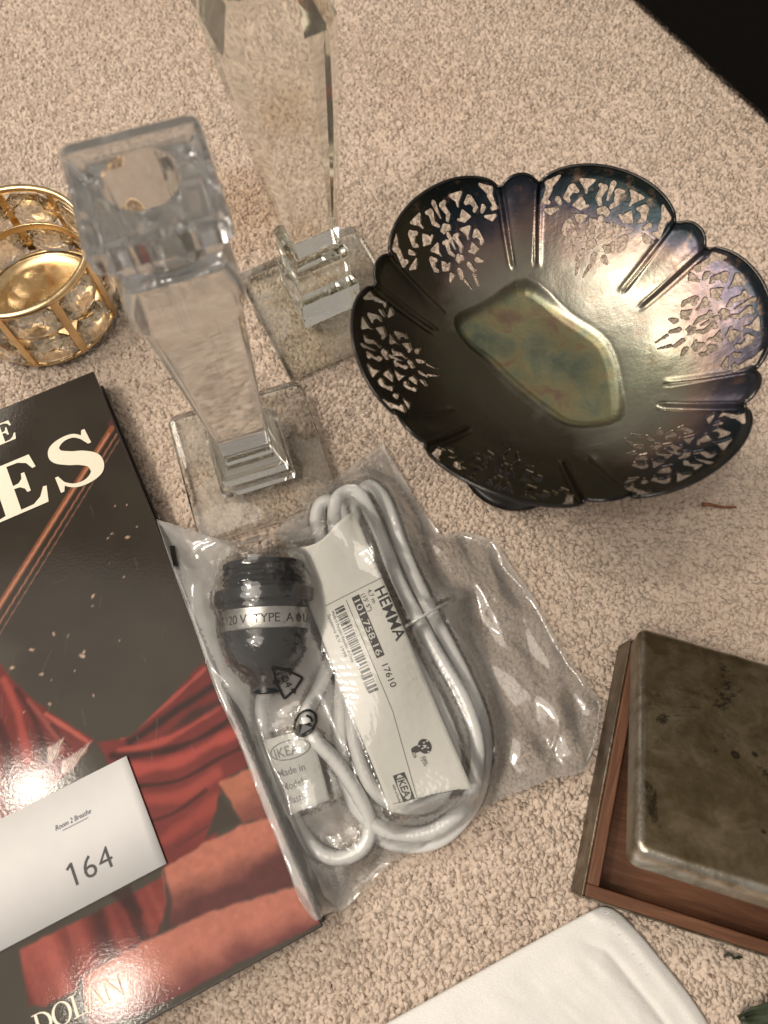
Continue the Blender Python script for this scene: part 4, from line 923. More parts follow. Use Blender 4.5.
# ------------------------------------------------------------------ small litter on the carpet
def build_bits():
    g = MT('dark_leaf'); g.set(Roughness=0.5); n = g.noise(g.coords(), 120, 4); g.l(g.ramp(n, [(0.3, (0.018, 0.026, 0.012, 1)), (0.7, (0.045, 0.060, 0.028, 1))]), g.b.inputs['Base Color']); g.bump(n, 0.0004)
    def leaf(base, tip, w, z, label, cat_name):
        b, t_ = np.array(base[:2]), np.array(tip[:2]); d = t_ - b; L = np.linalg.norm(d); d /= L; nn = np.array([-d[1], d[0]]); V = []; N = 16
        for i in range(N):
            u = i / (N - 1); hw = w * (math.sin(math.pi * min(u * 0.86 + 0.10, 1)) ** 0.7) * (1 + 0.12 * math.sin(u * 23))
            for s_ in (-1, -0.5, 0, 0.5, 1):
                p = b + d * L * u + nn * hw * s_; V.append((p[0], p[1], z + 0.0018 * abs(s_) + 0.003 * math.sin(u * 2.6) + 0.0006 * math.sin(u * 19 + s_ * 2)))
        e = empty(cat_name, (0, 0, 0)); o = mesh('blade', V, grid_faces(N, 5), g.m, e, True); s = o.modifiers.new('thickness', 'SOLIDIFY'); s.thickness = 0.0005
        Vv, Fv = tube([(b[0] + d[0] * L * u, b[1] + d[1] * L * u, z + 0.0003 + 0.003 * math.sin(u * 2.6)) for u in np.linspace(-0.12, 0.95, 14)], np.linspace(0.0009, 0.0003, 14), 6); mesh('midrib', Vv, Fv, g.m, e, True)
        tag(e, label, 'leaf')
    leaf((0.19766, -0.08041, 0.00400), (0.14867, -0.08989, 0.00400), 0.0055, 0.003, 'dark green leaf on the carpet below the metal box', 'leaf')
    tw = MT('twig_bark'); tw.set(Roughness=0.8); tw.l(tw.ramp(tw.noise(tw.coords(), 400, 3), [(0.3, (0.14, 0.05, 0.025, 1)), (0.7, (0.28, 0.12, 0.06, 1))]), tw.b.inputs['Base Color'])
    P = catmull([(0.16722, 0.14160, 0.00120), (0.17222, 0.14089, 0.00160), (0.17739, 0.13984, 0.00140), (0.18493, 0.13999, 0.00100)], 5); V, F = tube(P, np.linspace(0.0011, 0.0006, len(P)), 7)
    tag(mesh('twig', V, F, tw.m, None, True), 'tiny reddish brown twig on the carpet in front of the bowl', 'twig')
    P = catmull([(0.14734, -0.06790, 0.00100), (0.14972, -0.06658, 0.00200), (0.15122, -0.06810, 0.00200), (0.15514, -0.06790, 0.00100)], 5); V, F = tube(P, 0.0006 + 0.0003 * np.sin(np.arange(len(P)) * 2.1), 6)
    tag(mesh('leaf_crumb', V, F, g.m, None, True), 'tiny dark leaf crumb on the carpet against the front of the metal box', 'crumb')
build_bits()

# ------------------------------------------------------------------ lamp cord set: white cable, black socket
H_SRC = []          # (kind, data) used to drape the plastic film over everything in the bag
CORD_R = 0.0034
white_pvc = MT('white_cable_plastic'); white_pvc.set(Base_Color=(0.80, 0.80, 0.785, 1), Roughness=0.38)
white_pvc.l(white_pvc.ramp(white_pvc.noise(white_pvc.coords(), 120, 3), [(0.3, (0.82, 0.82, 0.81, 1)), (0.7, (0.87, 0.87, 0.86, 1))]), white_pvc.b.inputs['Base Color']); white_pvc.bump(white_pvc.noise(white_pvc.coords(), 500, 2), 0.0001); white_pvc = white_pvc.m

def build_cord_set():
    e = empty('lamp_cord', (0, 0, 0))
    turns = [
        (-0.05541, 0.04432, 0.01200), (-0.05738, 0.03776, 0.00900), (-0.05610, 0.02434, 0.00650), (-0.04964, 0.00664, 0.00650), (-0.04159, -0.01047, 0.00650), (-0.03214, -0.02335, 0.00650), (-0.02043, -0.02825, 0.00650), (-0.00980, -0.02413, 0.00700), (-0.00627, -0.01416, 0.00850), (-0.01168, -0.00195, 0.01200), (-0.02162, 0.01202, 0.01600), (-0.03159, 0.02222, 0.01900), (-0.03573, 0.03203, 0.01700), (-0.03099, 0.04432, 0.01200), (-0.02512, 0.06376, 0.00800),
        (-0.02488, 0.09375, 0.00700), (-0.03148, 0.11954, 0.00800), (-0.03476, 0.12995, 0.00900), (-0.03177, 0.13848, 0.01100), (-0.02341, 0.13610, 0.01300), (-0.01394, 0.11255, 0.01350), (0.00000, 0.08217, 0.01350), (0.01702, 0.05261, 0.01250), (0.02875, 0.02982, 0.01150), (0.03192, 0.01088, 0.01100), (0.02337, -0.00407, 0.01100), (0.00717, -0.00659, 0.01100), (-0.00541, 0.00185, 0.01200), (-0.01277, 0.01946, 0.01400), (-0.01581, 0.04390, 0.01550), (-0.01815, 0.07653, 0.01700), (-0.02160, 0.10634, 0.01700), (-0.02504, 0.12732, 0.01650), (-0.02332, 0.13985, 0.01600), (-0.01419, 0.14218, 0.01700), (-0.00499, 0.12680, 0.01800), (0.00679, 0.09596, 0.01800), (0.02268, 0.06458, 0.01700),
        (0.03710, 0.03941, 0.01500), (0.04290, 0.01733, 0.01300), (0.03775, -0.00407, 0.01100), (0.02048, -0.01743, 0.00950), (0.00000, -0.01665, 0.00850), (-0.01448, -0.00410, 0.00850), (-0.01986, 0.01970, 0.00950), (-0.01997, 0.04935, 0.00900), (-0.01876, 0.08374, 0.00650), (-0.01628, 0.11735, 0.00650), (-0.01445, 0.13850, 0.00800), (-0.00827, 0.14786, 0.01100), (0.00000, 0.13899, 0.01400), (0.00893, 0.11312, 0.01500), (0.02223, 0.08195, 0.01450), (0.03682, 0.05254, 0.01300), (0.04564, 0.02994, 0.01000), (0.04603, 0.01098, 0.00750), (0.04004, -0.00668, 0.00550), (0.02426, -0.02096, 0.00500), (0.00359, -0.02220, 0.00500), (-0.00996, -0.01262, 0.00500)]
    P = catmull(turns, 9); V, F = tube(P, CORD_R, 14)
    mesh('cable', V, F, white_pvc, e, True); H_SRC.append(('tube', P, CORD_R))
    # socket lying on its side: axis runs down the picture
    A = np.array((-0.05758, 0.10394, 0.02520)); B = np.array((-0.05349, 0.04179, 0.01800)); L = np.linalg.norm(B - A); ax = (B - A) / L
    right = np.cross(ax, (0, 0, 1)); right /= np.linalg.norm(right); right = -right if right[0] < 0 else right; up = np.cross(right, ax); up = -up if up[2] < 0 else up
    def turned(name, prof, mat, par=e, seg=56, rib=0, grooves=None):
        V = []; n = len(prof)
        for k in range(seg):
            a = 2 * math.pi * k / seg
            for u, r in prof:
                rr = r * (1 + (0.03 * (k % 4 < 2) if rib else 0)); V.append(A + ax * u * L + rr * (math.cos(a) * up + math.sin(a) * right))
        F = []
        for k in range(seg):
            for j in range(n - 1):
                a_ = k * n + j; b_ = ((k + 1) % seg) * n + j; F.append((a_, b_, b_ + 1, a_ + 1))
        o = mesh(name, V, F, mat, par, True); o.data.set_sharp_from_angle(angle=R(38)); return o
    blk = MT('black_socket_plastic'); blk.set(Base_Color=(0.006, 0.008, 0.012, 1), Roughness=0.30); blk.bump(blk.noise(blk.coords(), 900, 2), 0.0001)
    sil = MT('silver_ring'); sil.set(Metallic=0.9, Roughness=0.36); sil.l(sil.ramp(sil.noise(sil.coords(), 300, 3), [(0.3, (0.55, 0.54, 0.52, 1)), (0.7, (0.66, 0.65, 0.62, 1))]), sil.b.inputs['Base Color'])
    turned('threaded_collar', [(0.02, 0.0), (0.02, 0.0168), (0.035, 0.0188), (0.07, 0.0193), (0.085, 0.0183), (0.11, 0.0193), (0.125, 0.0183), (0.15, 0.0193), (0.165, 0.0183), (0.19, 0.0193), (0.205, 0.0183), (0.225, 0.0193), (0.235, 0.0)], blk.m, rib=1)
    turned('flange', [(0.238, 0.0), (0.238, 0.0226), (0.25, 0.0235), (0.33, 0.0235), (0.345, 0.0226), (0.345, 0.0200), (0.385, 0.0200), (0.385, 0.0)], blk.m)
    turned('ring_band', [(0.388, 0.0186), (0.388, 0.0206), (0.395, 0.0210), (0.535, 0.0210), (0.545, 0.0206), (0.545, 0.0186)], sil.m)
    turned('body', [(0.386, 0.0), (0.386, 0.0191), (0.55, 0.0197), (0.62, 0.0195), (0.70, 0.0179), (0.78, 0.0148), (0.84, 0.0116), (0.865, 0.0095), (0.87, 0.0081), (0.99, 0.0077), (1.0, 0.0067), (1.0, 0.0)], blk.m)
    for u, r in ((0.13, 0.0193), (0.29, 0.0235), (0.47, 0.0210), (0.62, 0.0195), (0.75, 0.014), (0.9, 0.007)): H_SRC.append(('ball', A + ax * u * L, r))
    H_SRC.append(('cyl', A, ax, L, [(0.02, 0.0193), (0.235, 0.0193), (0.24, 0.0235), (0.345, 0.0235), (0.36, 0.0210), (0.55, 0.0210), (0.62, 0.0195), (0.70, 0.0179), (0.78, 0.0148), (0.84, 0.010), (0.87, 0.007), (1.0, 0.006)], right))
    ink = plain('socket_ink', (0.02, 0.02, 0.022, 1), 0.5)
    Vt, Ft = text_geo('MAX 60 WATT 120 V  TYPE  A', 0.0058, 0.0, 0, 0.95); w = max(v[0] for v in Vt)
    V2, F2 = text_geo('LAMP', 0.0058, 0.0, 0, 0.95); V2 = V2 + np.array([w + 0.0062, 0, 0])
    dp = [(w + 0.0032 + 0.0017 * math.cos(a), 0.0016 + 0.0017 * math.sin(a), 0) for a in np.linspace(R(120), R(420), 22)] + [(w + 0.0032, 0.0048, 0)]
    dv, df = poly_geo(dp); Vm, Fm = merge([(Vt, Ft), (V2, F2), (dv, df)])
    Vm = np.array(Vm)
    def wrap(x, y):
        a = (x - (w * 0.78)) / 0.0210; u = 0.505 - y / L; return A + ax * u * L + 0.02115 * (math.cos(a) * up + math.sin(a) * right)
    keep = [f for f in Fm if all(abs((Vm[q][0] - w * 0.78) / 0.0210) < 1.75 for q in f)]
    print_on('ring_lettering', Vm, keep, wrap, ink, e)
    # thin tie round the coil
    tie = MT('clear_tie'); tie.set(Base_Color=(0.75, 0.75, 0.73, 1), Roughness=0.25, Transmission_Weight=0.4); tie.bump(tie.noise(tie.coords(), 400, 2), 0.0001)
    Pt = catmull([(0.00757, 0.07132, 0.01900), (0.01591, 0.07543, 0.02450), (0.02659, 0.08231, 0.02150), (0.03323, 0.08748, 0.01200), (0.02990, 0.08734, 0.00400), (0.01388, 0.07848, 0.00300), (0.00680, 0.07281, 0.00900)], 8, True); V, F = tube(Pt, 0.0008, 8, True); mesh('tie', V, F, tie.m, e, True); H_SRC.append(('tube', Pt, 0.0008))
    tag(e, 'coiled white lamp cord with a black bulb socket inside the plastic bag', 'lamp cord')
build_cord_set()

# ------------------------------------------------------------------ printed paper label over the coil
LQ = [np.array(p) for p in ((-0.04661, 0.10815, 0.02620), (-0.01469, 0.12859, 0.02620), (0.03841, 0.00056, 0.02320), (0.00346, -0.00920, 0.02320))]
def label_pt(l, w, lift=0.0):
    p = (1 - l) * ((1 - w) * LQ[0] + w * LQ[1]) + l * ((1 - w) * LQ[3] + w * LQ[2])
    z = p[2] + 0.0016 * math.sin(math.pi * l) * math.sin(math.pi * w) + 0.0009 * math.sin(l * 11 + w * 3) - 0.0012 * math.sin(math.pi * min(l * 5, 1) * 0.5 + math.pi / 2) * (1 - w)
    return np.array([p[0], p[1], z + lift])
def label_lw(p):
    l, w = 0.5, 0.5
    for _ in range(30):
        q = label_pt(l, w)[:2] - np.array(p[:2]); h = 1e-4
        J = np.stack([(label_pt(l + h, w)[:2] - label_pt(l, w)[:2]) / h, (label_pt(l, w + h)[:2] - label_pt(l, w)[:2]) / h], 1); d = np.linalg.solve(J, q); l -= d[0]; w -= d[1]
    return l, w

def build_label():
    e = empty('paper_label', (0, 0, 0))
    paper = MT('label_paper'); paper.set(Roughness=0.6); paper.l(paper.ramp(paper.noise(paper.coords(), 40, 4), [(0.3, (0.77, 0.76, 0.70, 1)), (0.7, (0.82, 0.81, 0.75, 1))]), paper.b.inputs['Base Color']); paper.bump(paper.noise(paper.coords(), 140, 3), 0.0004)
    n, m = 60, 20; V = []
    for i in range(n):
        for j in range(m):
            w = j / (m - 1); l0 = 0.030 * math.sin(math.pi * w) ** 2 * (1 - w) * 2; l1 = 1.0 - 0.02 * math.sin(math.pi * w); V.append(label_pt(l0 + (l1 - l0) * i / (n - 1), w))
    o = mesh('sheet', V, grid_faces(n, m), paper.m, e, True); s = o.modifiers.new('thickness', 'SOLIDIFY'); s.thickness = 0.00022; s.offset = -1
    H_SRC.append(('pts', np.array(V) + np.array([0, 0, 0.0004]), 0.0028))
    ink = plain('label_ink', (0.012, 0.012, 0.012, 1), 0.5)
    Lm = np.linalg.norm(LQ[3] - LQ[0]); Wm = np.linalg.norm(LQ[1] - LQ[0]); LA = LQ[3] - LQ[0]
    def run(at, body, size, off=0.0, sp=1.0, name='lettering', length=None, shear=0.0):
        l, w = label_lw(at); Vt, Ft = text_geo(body, size, off, shear, sp)
        k = (length / max(v[0] for v in Vt)) if length else 1.0
        print_on(name, Vt, Ft, lambda x, y: label_pt(l + x * k / Lm, w + y / Wm, 0.00035), ink, e)
    def bar(a, b, wd, name='rule', lift=0.00030, mat=None):
        (l0, w0), (l1, w1) = label_lw(a), label_lw(b); d = np.array([(l1 - l0) * Lm, (w1 - w0) * Wm]); L_ = np.linalg.norm(d); d /= L_; nn = np.array([-d[1], d[0]]) * wd / 2; V = []; N = 14
        for i in range(N):
            c = np.array([l0 * Lm, w0 * Wm]) + d * L_ * i / (N - 1)
            for sg in (-1, 1): q = c + nn * sg; V.append(label_pt(q[0] / Lm, q[1] / Wm, lift))
        return mesh(name, V, grid_faces(N, 2), mat or ink, e)
    run((-0.00472, 0.08941, 0.02620), 'HEMMA', 0.0078, 0.012, 1.0, 'product_name', 0.0252)
    run((-0.00802, 0.08892, 0.02620), '4,7 m', 0.0030, 0, 1.0, 'small_lettering'); run((-0.01084, 0.08699, 0.02620), "(15' 5\")", 0.0030, 0, 1.0, 'small_lettering')
    la, wa_ = label_lw((-0.01458, 0.08554, 0.02620)); lb, wb_ = label_lw((-0.00046, 0.05790, 0.02620)); wc_ = (wa_ + wb_) / 2; nb = 24
    mesh('number_block', [label_pt(la + (lb - la) * i / (nb - 1), wc_ + q * 0.0020 / Wm, 0.00030) for i in range(nb) for q in (-1, 1)], grid_faces(nb, 2), ink, e)
    l, w = la + 0.0008 / Lm, wc_ - 0.00155 / Wm; Vt, Ft = text_geo('101.758.16', 0.0044, 0.006, 0, 1.0); k = ((lb - la) * Lm - 0.0016) / max(v[0] for v in Vt)
    wp = plain('number_white', (0.74, 0.73, 0.68, 1), 0.6); print_on('article_number', Vt, Ft, lambda x, y: label_pt(l + x * k / Lm, w + y / Wm, 0.00048), wp, e)
    run((-0.00137, 0.05426, 0.02620), '17610', 0.0043, 0.004, 1.0, 'batch_number', 0.0112)
    # bar code: strokes across the label, run along it
    c0, c1 = np.array(label_lw((-0.02108, 0.08076, 0.02620))), np.array(label_lw((-0.00451, 0.04128, 0.02620))); rb = np.random.default_rng(12); t_ = 0.0; parts = []; c0[1] = c1[1] = (c0[1] + c1[1]) / 2
    while t_ < 1.0:
        bw = rb.choice([0.010, 0.010, 0.020, 0.030]); gp = rb.choice([0.010, 0.014, 0.022])
        q0 = c0 + (c1 - c0) * t_; q1 = c0 + (c1 - c0) * min(t_ + bw, 1.0); hw = 0.0024 / Wm
        parts.append(([label_pt(q0[0], q0[1] - hw, .0003), label_pt(q1[0], q1[1] - hw, .0003), label_pt(q1[0], q1[1] + hw, .0003), label_pt(q0[0], q0[1] + hw, .0003)], [(0, 1, 2, 3)])); t_ += bw + gp
    Vb, Fb = merge(parts); mesh('bar_code', Vb, Fb, ink, e)
    bar((-0.02765, 0.08123, 0.02620), (0.00000, 0.09574, 0.02620), 0.00022); bar((-0.01785, 0.08410, 0.02620), (0.00402, 0.03296, 0.02620), 0.00022); bar((0.00402, 0.03296, 0.02620), (0.01424, -0.00269, 0.02620), 0.00022)
    bar((0.00387, -0.00551, 0.02620), (0.03333, 0.00056, 0.02620), 0.00020)
    run((-0.02477, 0.07838, 0.02620), "Made in People's Republic of China", 0.0021, 0, 1.0, 'small_lettering', 0.0250); run((-0.02660, 0.07695, 0.02620), 'Systems B.V. 1999', 0.0021, 0, 1.0, 'small_lettering', 0.021)
    run((-0.01091, 0.04930, 0.02620), 'Ref. 30003', 0.0016, 0, 1.0, 'small_lettering', 0.008)
    # bulb mark
    l, w = label_lw((0.01807, 0.01839, 0.02620)); bp = [(0.0031 * math.cos(a), 0.0031 * math.sin(a)) for a in np.linspace(R(205), R(515), 26)] + [(0.0014 - 0.006, 0.0014), (-0.0064, 0.0008), (-0.0064, -0.0008), (0.0014 - 0.006, -0.0014)]
    Vg, Fg = poly_geo(bp); print_on('bulb_mark', Vg, Fg, lambda x, y: label_pt(l - y / Lm, w + x / Wm, 0.0003), ink, e)
    for i in range(9):
        a = i * 0.7; rr = 0.0004 + 0.0024 * (i % 3) / 2.2
        Vg, Fg = poly_geo([(0.00055 * math.cos(q) * (1 + .4 * math.sin(3 * q + i)), 0.00032 * math.sin(q)) for q in np.linspace(0, 6.28, 10)[:-1]])
        print_on('bulb_mark', Vg, Fg, lambda x, y, a=a, rr=rr: label_pt(l - (y + rr * math.sin(a * 2)) / Lm, w + (x + rr * math.cos(a * 2)) / Wm, 0.00042), wp, e)
    run((0.01188, 0.01670, 0.02620), 'E26', 0.0024, 0, 1.0, 'small_lettering'); run((0.01712, 0.01419, 0.02620), 'max', 0.0021, 0, 1, 'small_lettering'); run((0.01579, 0.01377, 0.02620), '75W', 0.0021, 0, 1, 'small_lettering')
    # store mark: black tablet, white oval, black letters
    l2, w2 = label_lw((0.00866, 0.00137, 0.02620)); hl, hw = 0.0058, 0.0028
    Vg, Fg = rect_geo(-hl, hl, -hw, hw); print_on('store_mark', Vg, Fg, lambda x, y: label_pt(l2 + x / Lm, w2 + y / Wm, 0.0003), ink, e)
    Vg, Fg = poly_geo([(hl * 0.93 * math.cos(a), hw * 0.86 * math.sin(a)) for a in np.linspace(0, 2 * math.pi, 33)[:-1]]); print_on('store_mark', Vg, Fg, lambda x, y: label_pt(l2 + x / Lm, w2 + y / Wm, 0.00042), wp, e)
    Vt, Ft = text_geo('IKEA', 0.0046, 0.022, 0, 1.0); k2 = 0.0086 / max(v[0] for v in Vt); print_on('store_mark', Vt, Ft, lambda x, y: label_pt(l2 + (x * k2 - 0.0043) / Lm, w2 + (y - 0.0016) / Wm, 0.00054), ink, e)
    run((0.00521, 0.00342, 0.02620), 'Simplicity by design', 0.0016, 0, 1.0, 'small_lettering', 0.009); run((0.00347, 0.00219, 0.02620), 'IKEA of Sweden', 0.0016, 0, 1.0, 'small_lettering', 0.008)
    tag(e, 'long cream paper label with bar code lying over the coiled white cord', 'label')
build_label()

# ------------------------------------------------------------------ cloth strip tag wrapped round the cord
def build_strip():
    e = empty('cord_tag', (0, 0, 0))
    Q = [np.array(p) for p in ((-0.05617, 0.02137, 0.01120), (-0.03288, 0.02600, 0.02100), (-0.02394, -0.00401, 0.01600), (-0.04381, -0.01077, 0.01050))]
    def P(u, v, lift=0.0): p = (1 - v) * ((1 - u) * Q[0] + u * Q[1]) + v * ((1 - u) * Q[3] + u * Q[2]); return np.array([p[0], p[1], p[2] + 0.003 * math.sin(math.pi * u) + 0.0008 * math.sin(v * 7) + lift])
    pap = plain('tag_paper', (0.66, 0.66, 0.63, 1), 0.7, bump=(200, 0.0003)); grey = plain('tag_ink', (0.22, 0.22, 0.22, 1), 0.6)
    n = 16; V = [P(j / (n - 1), i / (n - 1)) for i in range(n) for j in range(n)]
    o = mesh('sheet', V, grid_faces(n, n), pap, e, True); s = o.modifiers.new('thickness', 'SOLIDIFY'); s.thickness = 0.0003; s.offset = -1
    H_SRC.append(('pts', np.array(V), 0.0022))
    Wd = np.linalg.norm(Q[1] - Q[0]); Hd = np.linalg.norm(Q[3] - Q[0])
    for body, y, sz, x0 in (('IKEA', 0.28, 0.0064, 0.16), ('Made in', 0.52, 0.0048, 0.10), ('Model', 0.70, 0.0048, 0.10), ('Plastic', 0.88, 0.0048, 0.10)):
        Vt, Ft = text_geo(body, sz, 0.004, 0, 1.0); print_on('lettering', Vt, Ft, lambda x, yy: P(x0 + x / Wd, y - yy / Hd, 0.0003), grey, e)
    ov = [((0.5 + 0.42 * math.cos(a)) * Wd, (0.0024 + 0.0045 * math.sin(a))) for a in np.linspace(0, 2 * math.pi, 41)]
    inn = [((0.5 + 0.39 * math.cos(a)) * Wd, (0.0024 + 0.0040 * math.sin(a))) for a in np.linspace(0, 2 * math.pi, 41)]
    V = []; F = []
    for i in range(41): V += [(*ov[i], 0), (*inn[i], 0)]
    F = [(2 * i, 2 * i + 2, 2 * i + 3, 2 * i + 1) for i in range(40)]; print_on('oval_mark', V, F, lambda x, yy: P(x / Wd, 0.28 - yy / Hd, 0.0003), grey, e)
    tag(e, 'pale paper tag with grey lettering on the small cord loop in the bag', 'tag')
build_strip()

# ------------------------------------------------------------------ clear plastic bag, draped over its contents
def build_bag():
    X0, X1, Y0, Y1, CS = -0.15, 0.13, -0.09, 0.21, 0.0008
    gx = np.arange(X0, X1, CS); gy = np.arange(Y0, Y1, CS); GX, GY = np.meshgrid(gx, gy, indexing='ij'); HM = np.full(GX.shape, 0.0028)
    c, s = math.cos(BOOK_A), math.sin(BOOK_A); bx = (GX - BOOK_O[0]) * c + (GY - BOOK_O[1]) * s; by = -(GX - BOOK_O[0]) * s + (GY - BOOK_O[1]) * c
    HM = np.maximum(HM, np.where((bx < 0.0002) & (by < 0.0002) & (by > -BOOK_H), BOOK_T + 0.0012, 0))
    def splat(p, r):
        i0, i1 = int((p[0] - r - X0) / CS), int((p[0] + r - X0) / CS) + 2; j0, j1 = int((p[1] - r - Y0) / CS), int((p[1] + r - Y0) / CS) + 2
        if i0 < 0 or j0 < 0 or i1 >= len(gx) or j1 >= len(gy): return
        d2 = (GX[i0:i1, j0:j1] - p[0]) ** 2 + (GY[i0:i1, j0:j1] - p[1]) ** 2
        HM[i0:i1, j0:j1] = np.maximum(HM[i0:i1, j0:j1], np.where(d2 < r * r, p[2] + np.sqrt(np.clip(r * r - d2, 0, None)), 0))
    for src in H_SRC:
        if src[0] == 'tube':
            for p in src[1]: splat(p, src[2] + 0.0006)
        elif src[0] == 'ball': splat(src[1], src[2])
        elif src[0] == 'pts':
            for p in src[1]: splat((p[0], p[1], p[2] - src[2] + 0.0006), src[2])
        else:
            _, A, ax, L, prof, right = src
            for u in np.linspace(0.02, 1.0, 120):
                r = np.interp(u, [q[0] for q in prof], [q[1] for q in prof])
                for w in np.linspace(-1, 1, 61) * r:
                    p = A + ax * u * L + right * w; i, j = int((p[0] - X0) / CS), int((p[1] - Y0) / CS)
                    HM[i, j] = max(HM[i, j], p[2] + math.sqrt(max(r * r - w * w, 0)))
    def hat(x, y):
        i = np.clip((x - X0) / CS, 0, len(gx) - 2); j = np.clip((y - Y0) / CS, 0, len(gy) - 2); i0 = i.astype(int); j0 = j.astype(int)
        return np.maximum(np.maximum(HM[i0, j0], HM[i0 + 1, j0]), np.maximum(HM[i0, j0 + 1], HM[i0 + 1, j0 + 1]))
    n, m = 170, 180
    zt = 0.019
    top = [(-0.11275, 0.12627, 0.01950), (-0.09376, 0.12116, 0.01600), (-0.07628, 0.11720, 0.01200), (-0.06178, 0.11922, 0.00900), (-0.04349, 0.13649, 0.00600), (-0.02218, 0.15709, 0.00500), (-0.00054, 0.17508, 0.00500)]
    right = [(-0.00054, 0.17508, 0.00500), (0.01568, 0.14464, 0.00500), (0.02923, 0.12266, 0.00500), (0.04009, 0.12536, 0.00500), (0.05628, 0.11997, 0.00500), (0.06468, 0.10565, 0.00500), (0.07477, 0.09016, 0.00500), (0.08578, 0.06525, 0.00500), (0.09691, 0.04799, 0.00500), (0.10387, 0.04049, 0.00500), (0.09921, 0.02128, 0.00500), (0.09241, 0.00798, 0.00500)]
    bottom = [(-0.02868, -0.05133, 0.00600), (-0.01705, -0.04835, 0.00500), (0.00357, -0.03007, 0.00400), (0.02525, -0.02019, 0.00400), (0.05312, -0.00414, 0.00400), (0.07428, 0.00363, 0.00400), (0.09241, 0.00798, 0.00500)]
    left = [(-0.11275, 0.12627, 0.01950), (-0.09943, 0.09457, 0.01950), (-0.08645, 0.06555, 0.01950), (-0.07739, 0.04348, 0.01900), (-0.06514, 0.02058, 0.01750), (-0.05401, -0.00401, 0.01650), (-0.04254, -0.02760, 0.01500), (-0.03554, -0.04304, 0.01000), (-0.02868, -0.05133, 0.00600)]
    G = coons(catmull(top, 6), np.array(right), np.array(bottom), catmull(left, 6), n, m)
    # torn-soft outline: the loose edges wander and pucker
    wob = lambda k, sd_: (fbm(np.arange(k) / k * 17.0, np.full(k, sd_), int(sd_), 3) - 0.5)
    Ur, Vr_ = np.linspace(0, 1, n), np.linspace(0, 1, m)
    offR = 0.0012 * wob(n, 5.0) * np.clip(np.minimum(Ur, 1 - Ur) * 12, 0, 1); offB = 0.0016 * wob(m, 8.0) * np.clip(np.minimum(Vr_, 1 - Vr_) * 12, 0, 1)
    G[..., 0] += offR[:, None] * (Vr_[None] ** 4); G[..., 1] += offR[:, None] * 0.6 * (Vr_[None] ** 4); G[..., 1] += offB[None] * (Ur[:, None] ** 4)
    flat = G.copy()
    r3 = np.random.default_rng(3)
    U_, V_ = np.meshgrid(np.linspace(0, 1, n), np.linspace(0, 1, m), indexing='ij')
    edge = np.minimum(np.minimum(U_, 1 - U_), np.minimum(V_, 1 - V_))
    P = G.copy(); base_h = hat(P[..., 0], P[..., 1]) + 0.0007
    mem = np.maximum(P[..., 2], base_h); inner = np.s_[1:-1, 1:-1]
    for it in range(900):                                              # taut film spanning the high points
        av = 0.25 * (mem[:-2, 1:-1] + mem[2:, 1:-1] + mem[1:-1, :-2] + mem[1:-1, 2:]); mem[inner] = np.maximum(av + 0.0000008, base_h[inner])
    P[..., 2] = mem + 0.0012 * fbm(U_ * 14, V_ * 14, 4, 2) * np.clip(edge * 14, 0, 1)
    ease = 1.006 + 0.05 * np.clip(fbm(U_ * 5, V_ * 5, 9, 2) - 0.45, 0, 1) + 0.03 * sstep(0.62, 0.85, V_)
    def rest(a, b): return np.linalg.norm(flat[a] - flat[b], axis=-1)
    S = np.s_
    cons = []
    def add(a, b, k, mul=True):
        L = rest(a, b); L = L * (0.5 * (ease[a] + ease[b]) if mul else 1.0); cons.append((a, b, L[..., None], k))
    for par in (0, 1):
        add(S[par:n - 1:2, :], S[par + 1:n:2, :], 0.95); add(S[:, par:m - 1:2], S[:, par + 1:m:2], 0.95)
    for par in (0, 1):
        add(S[par:n - 1:2, :-1], S[par + 1:n:2, 1:], 0.35); add(S[par:n - 1:2, 1:], S[par + 1:n:2, :-1], 0.35)
    bend = []
    for off in range(4):
        a = S[off:n - 2:4, :]; ln_ = len(range(off, n - 2, 4)); b = S[off + 2:off + 2 + 4 * ln_:4, :]
        if rest(a, a).shape == flat[b].shape[:2]: bend.append((a, b))
        a = S[:, off:m - 2:4]; ln_ = len(range(off, m - 2, 4)); b = S[:, off + 2:off + 2 + 4 * ln_:4]
        if rest(a, a).shape == flat[b].shape[:2]: bend.append((a, b))
    for a, b in bend: add(a, b, 0.18)
    pin = np.zeros((n, m), bool); pin[0, :] = pin[-1, :] = True; pin[:, 0] = pin[:, -1] = True
    pinP = P.copy(); pinP[pin] = flat[pin]; pinP[..., 2] = np.where(pin, np.maximum(flat[..., 2], hat(flat[..., 0], flat[..., 1]) + 0.0003), pinP[..., 2])
    edge_w = (0.0014 + 0.0012 * sstep(0.9, 1.0, np.maximum(V_, U_))) * np.clip(fbm(U_ * 15 + V_ * 15, U_ * 0 + 3.3, 31, 2) - 0.25, 0, 1)
    pinP[..., 2] += np.where(pin, edge_w, 0)
    P[pin] = pinP[pin]; prev = P.copy()
    STEPS = 46
    for it in range(STEPS):
        vel = (P - prev) * 0.93; prev = P.copy(); P = P + vel; P[..., 2] -= 0.00006
        for _ in range(3):
            for a, b, L, k in cons:
                d = P[b] - P[a]; ln = np.linalg.norm(d, axis=-1, keepdims=True); ln = np.maximum(ln, 1e-9)
                cr = d * ((ln - L) / ln * 0.5 * k); P[a] += cr; P[b] -= cr
            P[pin] = pinP[pin]
        h = hat(P[..., 0], P[..., 1]) + 0.0007; lo = P[..., 2] < h
        P[..., 2] = np.where(lo, h, P[..., 2]); prev = np.where(lo[..., None], prev * 0.6 + P * 0.4, prev)
